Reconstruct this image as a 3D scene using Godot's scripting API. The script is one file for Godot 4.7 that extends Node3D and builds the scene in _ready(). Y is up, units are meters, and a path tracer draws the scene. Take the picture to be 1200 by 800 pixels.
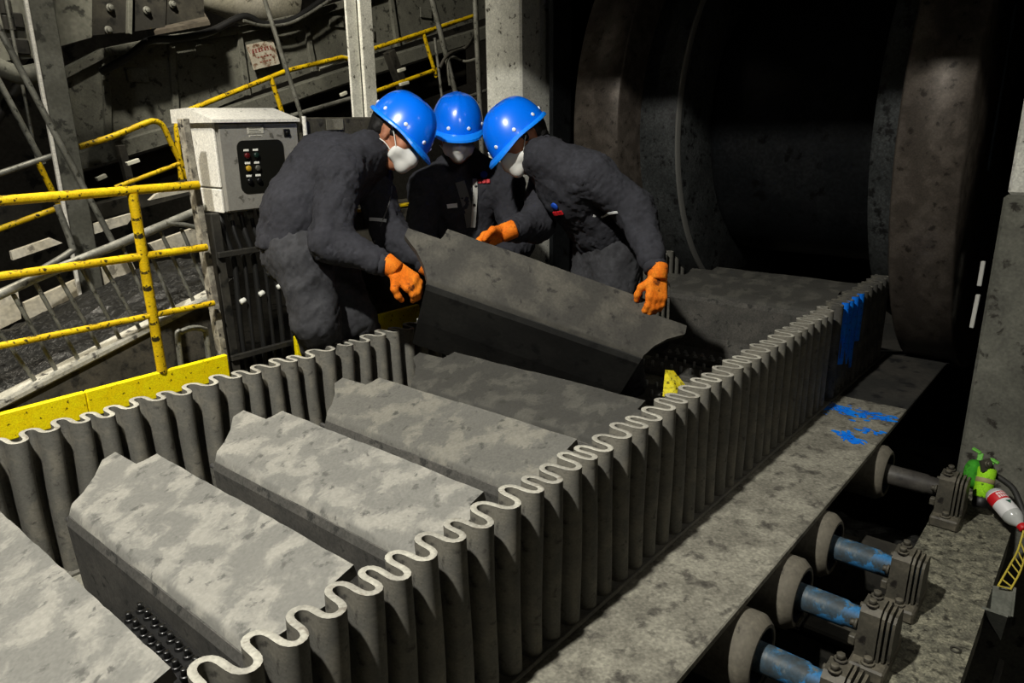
extends Node3D
# An elevating conveyor in a dim plant hall: corrugated sidewall belt, rubber cleats, three workers lifting one cleat.
# x runs along the belt, away from the camera; z runs across it, towards the camera; y is up; belt surface at y = 0.

class MB:
	var v := PackedVector3Array()
	var n := PackedVector3Array()
	var uv := PackedVector2Array()
	func tri(a: Vector3, b: Vector3, c: Vector3, na: Vector3, nb: Vector3, nc: Vector3) -> void:
		if (b - a).cross(c - a).dot(na + nb + nc) > 0.0:
			v.append(a); v.append(c); v.append(b)
			n.append(na); n.append(nc); n.append(nb)
		else:
			v.append(a); v.append(b); v.append(c)
			n.append(na); n.append(nb); n.append(nc)
	func face(a: Vector3, b: Vector3, c: Vector3, out: Vector3) -> void:
		var g := (b - a).cross(c - a)
		if g.length_squared() < 1e-18:
			return
		g = g.normalized()
		if g.dot(out) < 0.0:
			g = -g
		tri(a, b, c, g, g, g)
	func quad(a: Vector3, b: Vector3, c: Vector3, d: Vector3, out: Vector3) -> void:
		face(a, b, c, out)
		face(a, c, d, out)
	func squad(a: Vector3, b: Vector3, c: Vector3, d: Vector3, na: Vector3, nb: Vector3, nc: Vector3, nd: Vector3) -> void:
		tri(a, b, c, na, nb, nc)
		tri(a, c, d, na, nc, nd)
	func mesh(off := Vector3.ZERO) -> ArrayMesh:
		var vv := v
		if off != Vector3.ZERO:
			vv = v.duplicate()
			for i in vv.size():
				vv[i] -= off
		var a := []
		a.resize(Mesh.ARRAY_MAX)
		a[Mesh.ARRAY_VERTEX] = vv
		a[Mesh.ARRAY_NORMAL] = n
		if uv.size() == v.size():
			a[Mesh.ARRAY_TEX_UV] = uv
		var m := ArrayMesh.new()
		m.add_surface_from_arrays(Mesh.PRIMITIVE_TRIANGLES, a)
		return m

var used := {}
var mats := {}

func numbered(called: String) -> String:
	var k: int = used.get(called, 0)
	used[called] = k + 1
	return called if k == 0 else "%s_%03d" % [called, k]

func thing(called: String, label: String, category: String, at := Vector3.ZERO, group := "") -> Node3D:
	var o := Node3D.new()
	o.name = numbered(called)
	add_child(o)
	o.position = at
	tag(o, label, category, group)
	return o

func tag(o: Node, label: String, category: String, group := "") -> void:
	o.set_meta("label", label)
	o.set_meta("category", category)
	if group:
		o.set_meta("group", group)

func origin_of(o: Node) -> Vector3:
	var p := Vector3.ZERO
	while o is Node3D and o != self:
		p += (o as Node3D).position
		o = o.get_parent()
	return p

# a mesh written in world coordinates becomes a part (or a one-mesh thing) at its parent's origin
func part(called: String, mb: MB, m: Material, parent: Node3D = self) -> MeshInstance3D:
	var o := MeshInstance3D.new()
	o.name = numbered(called) if parent == self else called
	parent.add_child(o, true)
	o.mesh = mb.mesh(origin_of(parent))
	o.material_override = m
	o.cast_shadow = GeometryInstance3D.SHADOW_CASTING_SETTING_ON
	return o

func struct(called: String, mb: MB, m: Material, label: String, category: String) -> MeshInstance3D:
	var o := part(called, mb, m)
	o.set_meta("kind", "structure")
	tag(o, label, category)
	return o

# ---------- shapes ----------
func T(at: Vector3, x := Vector3.RIGHT, y := Vector3.UP) -> Transform3D:
	x = x.normalized()
	var z := x.cross(y).normalized()
	return Transform3D(Basis(x, z.cross(x).normalized(), z), at)

func box(mb: MB, t: Transform3D, size: Vector3, bev := 0.004) -> void:
	var h := size * 0.5
	bev = min(bev, min(h.x, min(h.y, h.z)) * 0.6)
	var b := t.basis
	var ax: Array = [b.x, b.y, b.z]
	for i in 3:
		var j := (i + 1) % 3
		var k := (i + 2) % 3
		for s in [-1.0, 1.0]:
			var c: Vector3 = t.origin + ax[i] * (h[i] * s)
			var u: Vector3 = ax[j] * (h[j] - bev)
			var w: Vector3 = ax[k] * (h[k] - bev)
			mb.quad(c - u - w, c + u - w, c + u + w, c - u + w, ax[i] * s)
			for q in [-1.0, 1.0]:
				# edge between +-axis i and +-axis j
				var p1: Vector3 = t.origin + ax[i] * (h[i] * s) + ax[j] * ((h[j] - bev) * q)
				var p2: Vector3 = t.origin + ax[i] * ((h[i] - bev) * s) + ax[j] * (h[j] * q)
				mb.quad(p1 - w, p1 + w, p2 + w, p2 - w, ax[i] * s + ax[j] * q)
	for sx in [-1.0, 1.0]:
		for sy in [-1.0, 1.0]:
			for sz in [-1.0, 1.0]:
				var o := Vector3(sx, sy, sz)
				var c2 := Vector3(h.x * sx, h.y * sy, h.z * sz)
				var d := o * bev
				mb.face(t * (c2 - Vector3(0, d.y, d.z)), t * (c2 - Vector3(d.x, 0, d.z)), t * (c2 - Vector3(d.x, d.y, 0)), b * o)

func abox(mb: MB, lo: Vector3, hi: Vector3, bev := 0.004) -> void:
	box(mb, Transform3D(Basis(), (lo + hi) * 0.5), (hi - lo).abs(), bev)

# a square bar from a to b
func bar(mb: MB, a: Vector3, b: Vector3, w: float, h: float, bev := 0.003, up := Vector3.UP) -> void:
	var x := (b - a).normalized()
	if absf(x.dot(up)) > 0.97:
		up = Vector3(0, 0, 1)
	box(mb, T((a + b) * 0.5, x, up), Vector3(a.distance_to(b), h, w), bev)

func tube(mb: MB, pts: Array, r, seg := 10, cap := true) -> void:
	var cnt := pts.size()
	var up := Vector3.UP
	var prev := []
	var pn := []
	for i in cnt:
		var d: Vector3 = (pts[min(i + 1, cnt - 1)] - pts[max(i - 1, 0)]).normalized()
		if i == 0 and absf(d.dot(up)) > 0.9:
			up = Vector3(1, 0, 0.3)
		var x := (up - d * up.dot(d)).normalized()
		up = x
		var y := d.cross(x)
		var rr: float = r[i] if r is Array else r
		var ring := []
		var rn := []
		for s in seg:
			var a := TAU * s / seg
			var o := x * cos(a) + y * sin(a)
			ring.append(pts[i] + o * rr)
			rn.append(o)
		if i > 0:
			for s in seg:
				var q := (s + 1) % seg
				mb.squad(prev[s], prev[q], ring[q], ring[s], pn[s], pn[q], rn[q], rn[s])
		if cap and (i == 0 or i == cnt - 1):
			var od := -d if i == 0 else d
			for s in seg:
				mb.tri(pts[i], ring[s], ring[(s + 1) % seg], od, od, od)
		prev = ring
		pn = rn

# profile of (radius, height) turned round the local y axis
func lathe(mb: MB, t: Transform3D, prof: Array, seg := 24, crease := 0.6) -> void:
	var nn := []
	for i in prof.size() - 1:
		var d: Vector2 = prof[i + 1] - prof[i]
		nn.append(Vector2(d.y, -d.x).normalized())
	for i in prof.size() - 1:
		var p: Vector2 = prof[i]
		var q: Vector2 = prof[i + 1]
		var n0: Vector2 = nn[i]
		var n1: Vector2 = nn[i]
		if i > 0 and nn[i - 1].dot(nn[i]) > crease:
			n0 = (nn[i - 1] + nn[i]).normalized()
		if i + 1 < nn.size() and nn[i + 1].dot(nn[i]) > crease:
			n1 = (nn[i + 1] + nn[i]).normalized()
		for s in seg:
			var a := TAU * s / seg
			var b := TAU * (s + 1) / seg
			var ca := Vector3(cos(a), 0, sin(a))
			var cb := Vector3(cos(b), 0, sin(b))
			var P := [ca * p.x + Vector3(0, p.y, 0), cb * p.x + Vector3(0, p.y, 0), cb * q.x + Vector3(0, q.y, 0), ca * q.x + Vector3(0, q.y, 0)]
			var N := [ca * n0.x + Vector3(0, n0.y, 0), cb * n0.x + Vector3(0, n0.y, 0), cb * n1.x + Vector3(0, n1.y, 0), ca * n1.x + Vector3(0, n1.y, 0)]
			mb.squad(t * P[0], t * P[1], t * P[2], t * P[3], t.basis * N[0], t.basis * N[1], t.basis * N[2], t.basis * N[3])

func cyl(mb: MB, a: Vector3, b: Vector3, r: float, seg := 20, bev := 0.003) -> void:
	var h := a.distance_to(b)
	var y := (b - a).normalized()
	var x := y.cross(Vector3(0.31, 0.2, 0.93)).normalized()
	lathe(mb, Transform3D(Basis(x, y, x.cross(y)), a), [Vector2(0, 0), Vector2(r - bev, 0), Vector2(r, bev), Vector2(r, h - bev), Vector2(r - bev, h), Vector2(0, h)], seg)

func hexbolt(mb: MB, at: Vector3, dir: Vector3, r: float, h: float) -> void:
	cyl(mb, at, at + dir * h * 0.35, r * 1.45, 12, 0.001)
	cyl(mb, at + dir * h * 0.3, at + dir * h, r, 6, r * 0.15)

# polygon in the local xy plane, extruded from z = 0 to z = depth
func extrude(mb: MB, t: Transform3D, poly: PackedVector2Array, depth: float) -> void:
	var idx := Geometry2D.triangulate_polygon(poly)
	var zf := t.basis.z.normalized()
	for i in range(0, idx.size(), 3):
		var a := poly[idx[i]]
		var b := poly[idx[i + 1]]
		var c := poly[idx[i + 2]]
		mb.face(t * Vector3(a.x, a.y, 0), t * Vector3(b.x, b.y, 0), t * Vector3(c.x, c.y, 0), -zf)
		mb.face(t * Vector3(a.x, a.y, depth), t * Vector3(b.x, b.y, depth), t * Vector3(c.x, c.y, depth), zf)
	var sgn := -1.0 if Geometry2D.is_polygon_clockwise(poly) else 1.0
	for i in poly.size():
		var a := poly[i]
		var b := poly[(i + 1) % poly.size()]
		var e := (b - a)
		var o := t.basis * Vector3(e.y, -e.x, 0) * sgn
		mb.quad(t * Vector3(a.x, a.y, 0), t * Vector3(b.x, b.y, 0), t * Vector3(b.x, b.y, depth), t * Vector3(a.x, a.y, depth), o)

# four-cornered plate with a thickness along its normal
func plate(mb: MB, a: Vector3, b: Vector3, c: Vector3, d: Vector3, th: float) -> void:
	var nrm := (b - a).cross(d - a).normalized() * th
	mb.quad(a, b, c, d, -nrm)
	mb.quad(a + nrm, b + nrm, c + nrm, d + nrm, nrm)
	var cen := (a + b + c + d) * 0.25
	for e in [[a, b], [b, c], [c, d], [d, a]]:
		mb.quad(e[0], e[1], e[1] + nrm, e[0] + nrm, (e[0] + e[1]) * 0.5 - cen)

func smooth(pts: Array, step := 6) -> Array:
	var c := Curve3D.new()
	for i in pts.size():
		var tan: Vector3 = (pts[min(i + 1, pts.size() - 1)] - pts[max(i - 1, 0)]) / 6.0
		c.add_point(pts[i], -tan, tan)
	var out := []
	for i in (pts.size() - 1) * step + 1:
		out.append(c.samplef(float(i) / step))
	return out

# ---------- materials ----------
func grain(seed_: int, freq: float, oct := 4, type := FastNoiseLite.TYPE_SIMPLEX_SMOOTH, warp := 0.0) -> FastNoiseLite:
	var f := FastNoiseLite.new()
	f.seed = seed_
	f.noise_type = type
	f.frequency = freq
	f.fractal_octaves = oct
	f.fractal_gain = 0.55
	if warp > 0.0:
		f.domain_warp_enabled = true
		f.domain_warp_amplitude = warp
		f.domain_warp_frequency = freq * 1.5
		f.domain_warp_fractal_octaves = 3
	return f

# base colour with soft-edged patches of a second colour, dark specks and streaks: dust, wear and dirt
func worn(key: String, base: Color, patch: Color, dark: Color, o := {}) -> StandardMaterial3D:
	if mats.has(key):
		return mats[key]
	var s: int = o.get("px", 512)
	var sd: int = key.hash() % 9973
	var p: PackedByteArray = grain(sd, o.get("pf", 0.006), 5, FastNoiseLite.TYPE_SIMPLEX_SMOOTH, o.get("warp", 40.0)).get_seamless_image(s, s, false, false, 0.15, true).get_data()
	var d: PackedByteArray = grain(sd + 1, o.get("df", 0.02), 5, FastNoiseLite.TYPE_SIMPLEX_SMOOTH, 20.0).get_seamless_image(s, s, false, false, 0.15, true).get_data()
	var g: PackedByteArray = grain(sd + 2, 0.25, 2, FastNoiseLite.TYPE_VALUE).get_seamless_image(s, s, false, false, 0.1, true).get_data()
	var out := PackedByteArray()
	out.resize(s * s * 3)
	var pt: float = o.get("pt", 0.52)
	var pw: float = o.get("pw", 0.16) * 2.0
	var dt: float = o.get("dt", 0.32) * 0.66
	var dw: float = o.get("dw", 0.08) * 1.6
	var gr: float = o.get("grain", 0.12)
	var rg := PackedByteArray()
	rg.resize(s * s)
	for i in s * s:
		var a := clampf((p[i] / 255.0 - pt) / pw + 0.5, 0.0, 1.0) * (0.55 + 0.45 * d[i] / 255.0)
		var b := clampf((dt - d[i] / 255.0) / dw + 0.5, 0.0, 1.0)
		var k := 1.0 + gr * (g[i] / 127.5 - 1.0)
		var r := lerpf(lerpf(base.r, patch.r, a), dark.r, b) * k
		var gg := lerpf(lerpf(base.g, patch.g, a), dark.g, b) * k
		var bb := lerpf(lerpf(base.b, patch.b, a), dark.b, b) * k
		out[i * 3] = clampi(int(r * 255.0), 0, 255)
		out[i * 3 + 1] = clampi(int(gg * 255.0), 0, 255)
		out[i * 3 + 2] = clampi(int(bb * 255.0), 0, 255)
		rg[i] = clampi(int(128 + 60 * (a - b) + 40.0 * (g[i] / 127.5 - 1.0)), 0, 255)
	var m := StandardMaterial3D.new()
	m.albedo_texture = ImageTexture.create_from_image(Image.create_from_data(s, s, false, Image.FORMAT_RGB8, out))
	m.roughness = o.get("rough", 0.85)
	m.metallic = o.get("metal", 0.0)
	m.metallic_specular = o.get("spec", 0.4)
	m.uv1_triplanar = true
	m.uv1_world_triplanar = o.get("world", false)
	m.uv1_scale = Vector3.ONE * o.get("scale", 1.0)
	m.uv1_triplanar_sharpness = 4.0
	if o.get("bump", 0.0) > 0.0:
		m.heightmap_enabled = true
		m.heightmap_texture = ImageTexture.create_from_image(Image.create_from_data(s, s, false, Image.FORMAT_L8, rg))
		m.heightmap_scale = o.bump
	mats[key] = m
	return m

func plain(key: String, c: Color, rough := 0.7, metal := 0.0, coat := 0.0) -> StandardMaterial3D:
	if mats.has(key):
		return mats[key]
	var m := StandardMaterial3D.new()
	m.albedo_color = c
	m.roughness = rough
	m.metallic = metal
	if coat > 0.0:
		m.clearcoat_enabled = true
		m.clearcoat = coat
		m.clearcoat_roughness = 0.12
	mats[key] = m
	return m

# ---------- bodies: smooth union of tapered capsules, meshed as surface nets ----------
# a bone is [a, b, ra, rb] or [a, b, ra, rb, axis, factor]: squashed along that axis by the factor
func bone_d(bn: Array, p: Vector3) -> float:
	var a: Vector3 = bn[0]
	var ab: Vector3 = bn[1] - a
	var t := clampf((p - a).dot(ab) / maxf(ab.length_squared(), 1e-8), 0.0, 1.0)
	var off := p - a - ab * t
	if bn.size() > 4:
		var w: Vector3 = bn[4]
		off += w * (off.dot(w) * (bn[5] - 1.0))
	return off.length() - lerpf(bn[2], bn[3], t)

func field(bones: Array, p: Vector3, k: float) -> float:
	var f := 1e3
	for bn in bones:
		var d := bone_d(bn, p)
		var h := maxf(k - absf(f - d), 0.0)
		f = minf(f, d) - h * h / (4.0 * k)
	return f

# the point where a ray first meets the bones, and the normal there
func on_bones(bones: Array, from: Vector3, dir: Vector3, k: float, lift := 0.003) -> Array:
	var p := from
	for i in 60:
		var d := field(bones, p, k)
		if d < 0.0008:
			break
		p += dir * maxf(d * 0.8, 0.0006)
	var e := 0.004
	var nn := Vector3(field(bones, p + Vector3(e, 0, 0), k) - field(bones, p - Vector3(e, 0, 0), k), field(bones, p + Vector3(0, e, 0), k) - field(bones, p - Vector3(0, e, 0), k), field(bones, p + Vector3(0, 0, e), k) - field(bones, p - Vector3(0, 0, e), k)).normalized()
	return [p + nn * lift, nn]

func nets(mb: MB, bones: Array, cell: float, k: float, amp := 0.0, nf := 14.0, sd := 1, cut := []) -> void:
	var lo := Vector3.INF
	var hi := -Vector3.INF
	for bn in bones:
		for e in 2:
			var r: float = bn[2 + e]
			lo = lo.min(bn[e] - Vector3.ONE * r)
			hi = hi.max(bn[e] + Vector3.ONE * r)
	var pad := cell * 2.5 + k * 0.3
	lo -= Vector3.ONE * pad
	hi += Vector3.ONE * pad
	var nx := int((hi.x - lo.x) / cell) + 2
	var ny := int((hi.y - lo.y) / cell) + 2
	var nz := int((hi.z - lo.z) / cell) + 2
	var f := PackedFloat32Array()
	f.resize(nx * ny * nz)
	f.fill(1.0)
	var sy := nx
	var sz := nx * ny
	for bn in bones:
		var a: Vector3 = bn[0]
		var b: Vector3 = bn[1]
		var ra: float = bn[2]
		var rb: float = bn[3]
		var reach := Vector3.ONE * (maxf(ra, rb) + k + cell * 2.0)
		var l := ((a.min(b) - reach - lo) / cell)
		var h := ((a.max(b) + reach - lo) / cell)
		var ab := b - a
		var il := 1.0 / maxf(ab.length_squared(), 1e-8)
		var sq: bool = bn.size() > 4
		var w: Vector3 = bn[4] if sq else Vector3.ZERO
		var wf: float = bn[5] - 1.0 if sq else 0.0
		for z in range(max(0, int(l.z)), min(nz, int(h.z) + 2)):
			for y in range(max(0, int(l.y)), min(ny, int(h.y) + 2)):
				var at := z * sz + y * sy
				for x in range(max(0, int(l.x)), min(nx, int(h.x) + 2)):
					var pa := Vector3(lo.x + x * cell, lo.y + y * cell, lo.z + z * cell) - a
					var t := clampf(pa.dot(ab) * il, 0.0, 1.0)
					var off := pa - ab * t
					if sq:
						off += w * (off.dot(w) * wf)
					var d := off.length() - ra - (rb - ra) * t
					var g := f[at + x]
					var q := k - absf(g - d)
					f[at + x] = minf(g, d) if q <= 0.0 else minf(g, d) - q * q / (4.0 * k)
	for c in cut:      # half-spaces removed: [point, normal]
		for z in nz:
			for y in ny:
				for x in nx:
					var i2 := z * sz + y * sy + x
					f[i2] = maxf(f[i2], (Vector3(lo.x + x * cell, lo.y + y * cell, lo.z + z * cell) - c[0]).dot(c[1]))
	var id := PackedInt32Array()
	id.resize(nx * ny * nz)
	id.fill(-1)
	var P := PackedVector3Array()
	var co := [0, 1, sy, sy + 1, sz, sz + 1, sz + sy, sz + sy + 1]
	var ed := [[0, 1], [2, 3], [4, 5], [6, 7], [0, 2], [1, 3], [4, 6], [5, 7], [0, 4], [1, 5], [2, 6], [3, 7]]
	var cells := PackedInt32Array()
	for z in nz - 1:
		for y in ny - 1:
			var row := z * sz + y * sy
			for x in nx - 1:
				var i := row + x
				var neg := int(f[i] < 0.0) + int(f[i + 1] < 0.0) + int(f[i + sy] < 0.0) + int(f[i + sy + 1] < 0.0) + int(f[i + sz] < 0.0) + int(f[i + sz + 1] < 0.0) + int(f[i + sz + sy] < 0.0) + int(f[i + sz + sy + 1] < 0.0)
				if neg == 0 or neg == 8:
					continue
				var sum := Vector3.ZERO
				var cnt := 0
				for e in ed:
					var fa := f[i + co[e[0]]]
					var fb := f[i + co[e[1]]]
					if (fa < 0.0) != (fb < 0.0):
						var t := fa / (fa - fb)
						var A := Vector3(e[0] & 1, (e[0] >> 1) & 1, e[0] >> 2)
						var Bv := Vector3(e[1] & 1, (e[1] >> 1) & 1, e[1] >> 2)
						sum += A.lerp(Bv, t)
						cnt += 1
				id[i] = P.size()
				cells.append(i)
				P.append(lo + (Vector3(x, y, z) + sum / cnt) * cell)
	var F := PackedInt32Array()
	for i in cells:
		var s0 := f[i] < 0.0
		for axis in 3:
			var st: int = [1, sy, sz][axis]
			var u: int = [sy, sz, 1][axis]
			var w2: int = [sz, 1, sy][axis]
			if (f[i + st] < 0.0) == s0:
				continue
			var q0 := id[i]
			var q1 := id[i - u] if i - u >= 0 else -1
			var q2 := id[i - u - w2] if i - u - w2 >= 0 else -1
			var q3 := id[i - w2] if i - w2 >= 0 else -1
			if q0 < 0 or q1 < 0 or q2 < 0 or q3 < 0:
				continue
			if s0:
				F.append_array([q0, q1, q2, q0, q2, q3])
			else:
				F.append_array([q0, q2, q1, q0, q3, q2])
	for pass_ in (2 if amp > 0.0 else 1):
		var N := PackedVector3Array()
		N.resize(P.size())
		for i in range(0, F.size(), 3):
			var g := (P[F[i + 1]] - P[F[i]]).cross(P[F[i + 2]] - P[F[i]])
			N[F[i]] += g
			N[F[i + 1]] += g
			N[F[i + 2]] += g
		for i in N.size():
			N[i] = N[i].normalized()
		if amp > 0.0 and pass_ == 0:
			var ns := grain(sd, nf, 3, FastNoiseLite.TYPE_SIMPLEX_SMOOTH, 0.05)
			ns.fractal_type = FastNoiseLite.FRACTAL_RIDGED
			for i in P.size():
				var p := P[i]
				P[i] = p + N[i] * (amp * (ns.get_noise_3d(p.x, p.y * 0.8, p.z) ))
			continue
		for i in range(0, F.size(), 3):
			mb.tri(P[F[i]], P[F[i + 1]], P[F[i + 2]], N[F[i]], N[F[i + 1]], N[F[i + 2]])

# a flat band that lies along points with normals
func ribbon(mb: MB, pts: Array, w: float, th := 0.003) -> void:
	for i in pts.size() - 1:
		var a: Vector3 = pts[i][0]
		var b: Vector3 = pts[i + 1][0]
		var na: Vector3 = pts[i][1]
		var nb: Vector3 = pts[i + 1][1]
		var d := (b - a).normalized()
		var sa := d.cross(na).normalized() * w * 0.5
		var sb := d.cross(nb).normalized() * w * 0.5
		mb.quad(a - sa + na * th, a + sa + na * th, b + sb + nb * th, b - sb + nb * th, na)
		mb.quad(a - sa, a + sa, b + sb, b - sb, -na)
		mb.quad(a + sa, a + sa + na * th, b + sb + nb * th, b + sb, sa)
		mb.quad(a - sa, a - sa + na * th, b - sb + nb * th, b - sb, -sa)

func lamp(at: Vector3, aim: Vector3, energy: float, col: Color, size: float, cone: float, label: String) -> void:
	var o := thing("flood_lamp", label, "lamp", at, "flood lamps of the hall")
	var d := (aim - at).normalized()
	var side := d.cross(Vector3(0.1, 0.2, 1)).normalized()
	var t := Transform3D(Basis(side, -d, side.cross(-d)), at)
	var mb := MB.new()
	lathe(mb, t, [Vector2(0.0, 0.26), Vector2(0.07, 0.26), Vector2(0.09, 0.2), Vector2(0.17, 0.05), Vector2(0.19, 0.0), Vector2(0.175, 0.0), Vector2(0.15, 0.06), Vector2(0.07, 0.19), Vector2(0, 0.2)], 24)
	part("reflector", mb, plain("lamp_metal", Color(0.5, 0.5, 0.5), 0.4, 0.8), o)
	var gl := MB.new()
	lathe(gl, t, [Vector2(0, 0.012), Vector2(0.165, 0.012), Vector2(0.165, 0.006), Vector2(0, 0.006)], 24)
	var gm := plain("lamp_glow", Color(1, 0.97, 0.9), 0.5)
	gm.emission_enabled = true
	gm.emission = Color(1, 0.96, 0.88)
	gm.emission_energy_multiplier = 4.0
	part("lamp_glass", gl, gm, o)
	var br := MB.new()
	bar(br, at - d * 0.26, Vector3(at.x, at.y + 0.9, at.z) - d * 0.26, 0.03, 0.03)
	part("bracket", br, plain("lamp_metal", Color(0.5, 0.5, 0.5), 0.4, 0.8), o)
	var l := SpotLight3D.new()
	l.name = "flood_light"
	add_child(l, true)
	l.position = at + d * 0.03
	l.look_at_from_position(l.position, aim, Vector3(0.02, 0.1, 1).normalized())
	l.light_energy = energy
	l.light_color = col
	l.light_size = size
	l.spot_range = 40.0
	l.spot_attenuation = 2.0
	l.spot_angle = cone
	l.shadow_enabled = true

func _ready() -> void:
	var cam := Camera3D.new()
	cam.name = "camera"
	add_child(cam)
	cam.fov = 49.39
	cam.near = 0.05
	cam.far = 100.0
	cam.transform = Transform3D(Basis(Vector3(0.640, -0.014, 0.768), Vector3(0.228, 0.958, -0.172), Vector3(-0.734, 0.285, 0.616)).orthonormalized(), Vector3(0, 1.3, 0))
	cam.current = true
	var we := WorldEnvironment.new()
	we.name = "environment"
	var env := Environment.new()
	env.background_mode = Environment.BG_COLOR
	env.background_color = Color(0.05, 0.055, 0.06)
	env.tonemap_mode = Environment.TONE_MAPPER_LINEAR
	env.tonemap_exposure = EXPOSURE
	env.sdfgi_enabled = true
	env.ssao_enabled = true
	env.ssil_enabled = true
	we.environment = env
	add_child(we)
	lamp(Vector3(-0.35, 3.65, -1.2), Vector3(0.9, 0, -1.5), 21.0, Color(1.0, 0.985, 0.945), 0.06, 62.0, "flood lamp hung above the near end of the belt")
	lamp(Vector3(1.3, 4.2, -3.7), Vector3(3.8, 1.2, -6.2), 22.0, Color(1.0, 0.97, 0.9), 0.12, 52.0, "flood lamp hung over the inclined conveyor")
	lamp(Vector3(0.3, 3.5, -3.3), Vector3(0.9, 0.6, -3.2), 11.0, Color(1.0, 0.96, 0.88), 0.12, 27.0, "flood lamp hung over the yellow railing")
	lamp(Vector3(2.4, 3.8, 1.8), Vector3(2.2, -0.3, -0.2), 2.2, Color(1.0, 0.98, 0.94), 0.4, 20.0, "added fill lamp behind the viewer over the rollers")  # added fill light, unseen; lifts the sidewall folds, ledge and rollers
	lamp(Vector3(0.0, 2.7, 1.3), Vector3(2.4, 1.05, -2.4), 1.3, Color(1.0, 0.98, 0.94), 0.3, 15.0, "small added fill lamp behind the viewer aimed at the workers")  # added fill light, unseen; brightens the masks and faces
	hall()
	belt()
	cleats()
	machine()
	frame_side()
	idlers()
	tools()
	railing()
	panel_box()
	background()
	workers()

const EXPOSURE := 1.0

func hall() -> void:
	var conc := worn("hall_concrete", Color(0.34, 0.33, 0.31), Color(0.42, 0.41, 0.38), Color(0.2, 0.2, 0.19), {"scale": 0.4, "world": true, "px": 256})
	var mb := MB.new()
	abox(mb, Vector3(-7.3, -2.2, -15.3), Vector3(13.3, -1.9, 6.3), 0.01)
	struct("floor", mb, conc, "dark concrete floor far down under the conveyor", "floor")
	mb = MB.new()
	abox(mb, Vector3(-7.3, 8.0, -15.3), Vector3(13.3, 8.3, 6.3), 0.01)
	struct("ceiling", mb, conc, "dark hall ceiling above the machines", "ceiling")
	mb = MB.new()
	abox(mb, Vector3(-7.3, -1.9, -15.3), Vector3(13.3, 8.0, -15.0), 0.01)
	struct("wall_back", mb, conc, "dark far wall behind the inclined conveyor", "wall")
	mb = MB.new()
	abox(mb, Vector3(-7.3, -1.9, 6.0), Vector3(13.3, 8.0, 6.3), 0.01)
	struct("wall_front", mb, conc, "hall wall behind the viewer", "wall")
	mb = MB.new()
	abox(mb, Vector3(-7.3, -1.9, -15.0), Vector3(-7.0, 8.0, 6.0), 0.01)
	struct("wall_left", mb, conc, "hall wall at the near end of the belt", "wall")
	mb = MB.new()
	abox(mb, Vector3(13.0, -1.9, -15.0), Vector3(13.3, 8.0, 6.0), 0.01)
	struct("wall_right", mb, conc, "dark hall wall behind the big wheel", "wall")
	# dark housing round the wheel: side, back and top plates behind the doorway
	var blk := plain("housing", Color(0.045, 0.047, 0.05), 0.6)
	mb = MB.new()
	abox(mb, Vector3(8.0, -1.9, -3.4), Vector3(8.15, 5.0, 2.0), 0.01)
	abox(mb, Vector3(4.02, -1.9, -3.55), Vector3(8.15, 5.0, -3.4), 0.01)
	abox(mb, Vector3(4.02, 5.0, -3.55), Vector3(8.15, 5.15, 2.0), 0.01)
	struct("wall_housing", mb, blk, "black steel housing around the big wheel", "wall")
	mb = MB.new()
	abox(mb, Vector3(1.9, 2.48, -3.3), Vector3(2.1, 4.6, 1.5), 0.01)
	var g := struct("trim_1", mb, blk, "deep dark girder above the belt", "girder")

# ---------- the belt ----------
const PITCH := 0.0826

# centre line of the corrugation: s counts folds
func fold(s: float, x0: float, zc: float, amp: float) -> Vector2:
	var ph := s * TAU
	var wob := sin(s * 2.3) * 0.06 + sin(s * 0.71) * 0.08
	return Vector2(x0 + (s + wob * 0.5) * PITCH - PITCH / (4.0 * PI) * 1.0 * sin(2.0 * ph), zc + amp * (1.0 + 0.05 * sin(s * 1.7)) * sin(ph))

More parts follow.
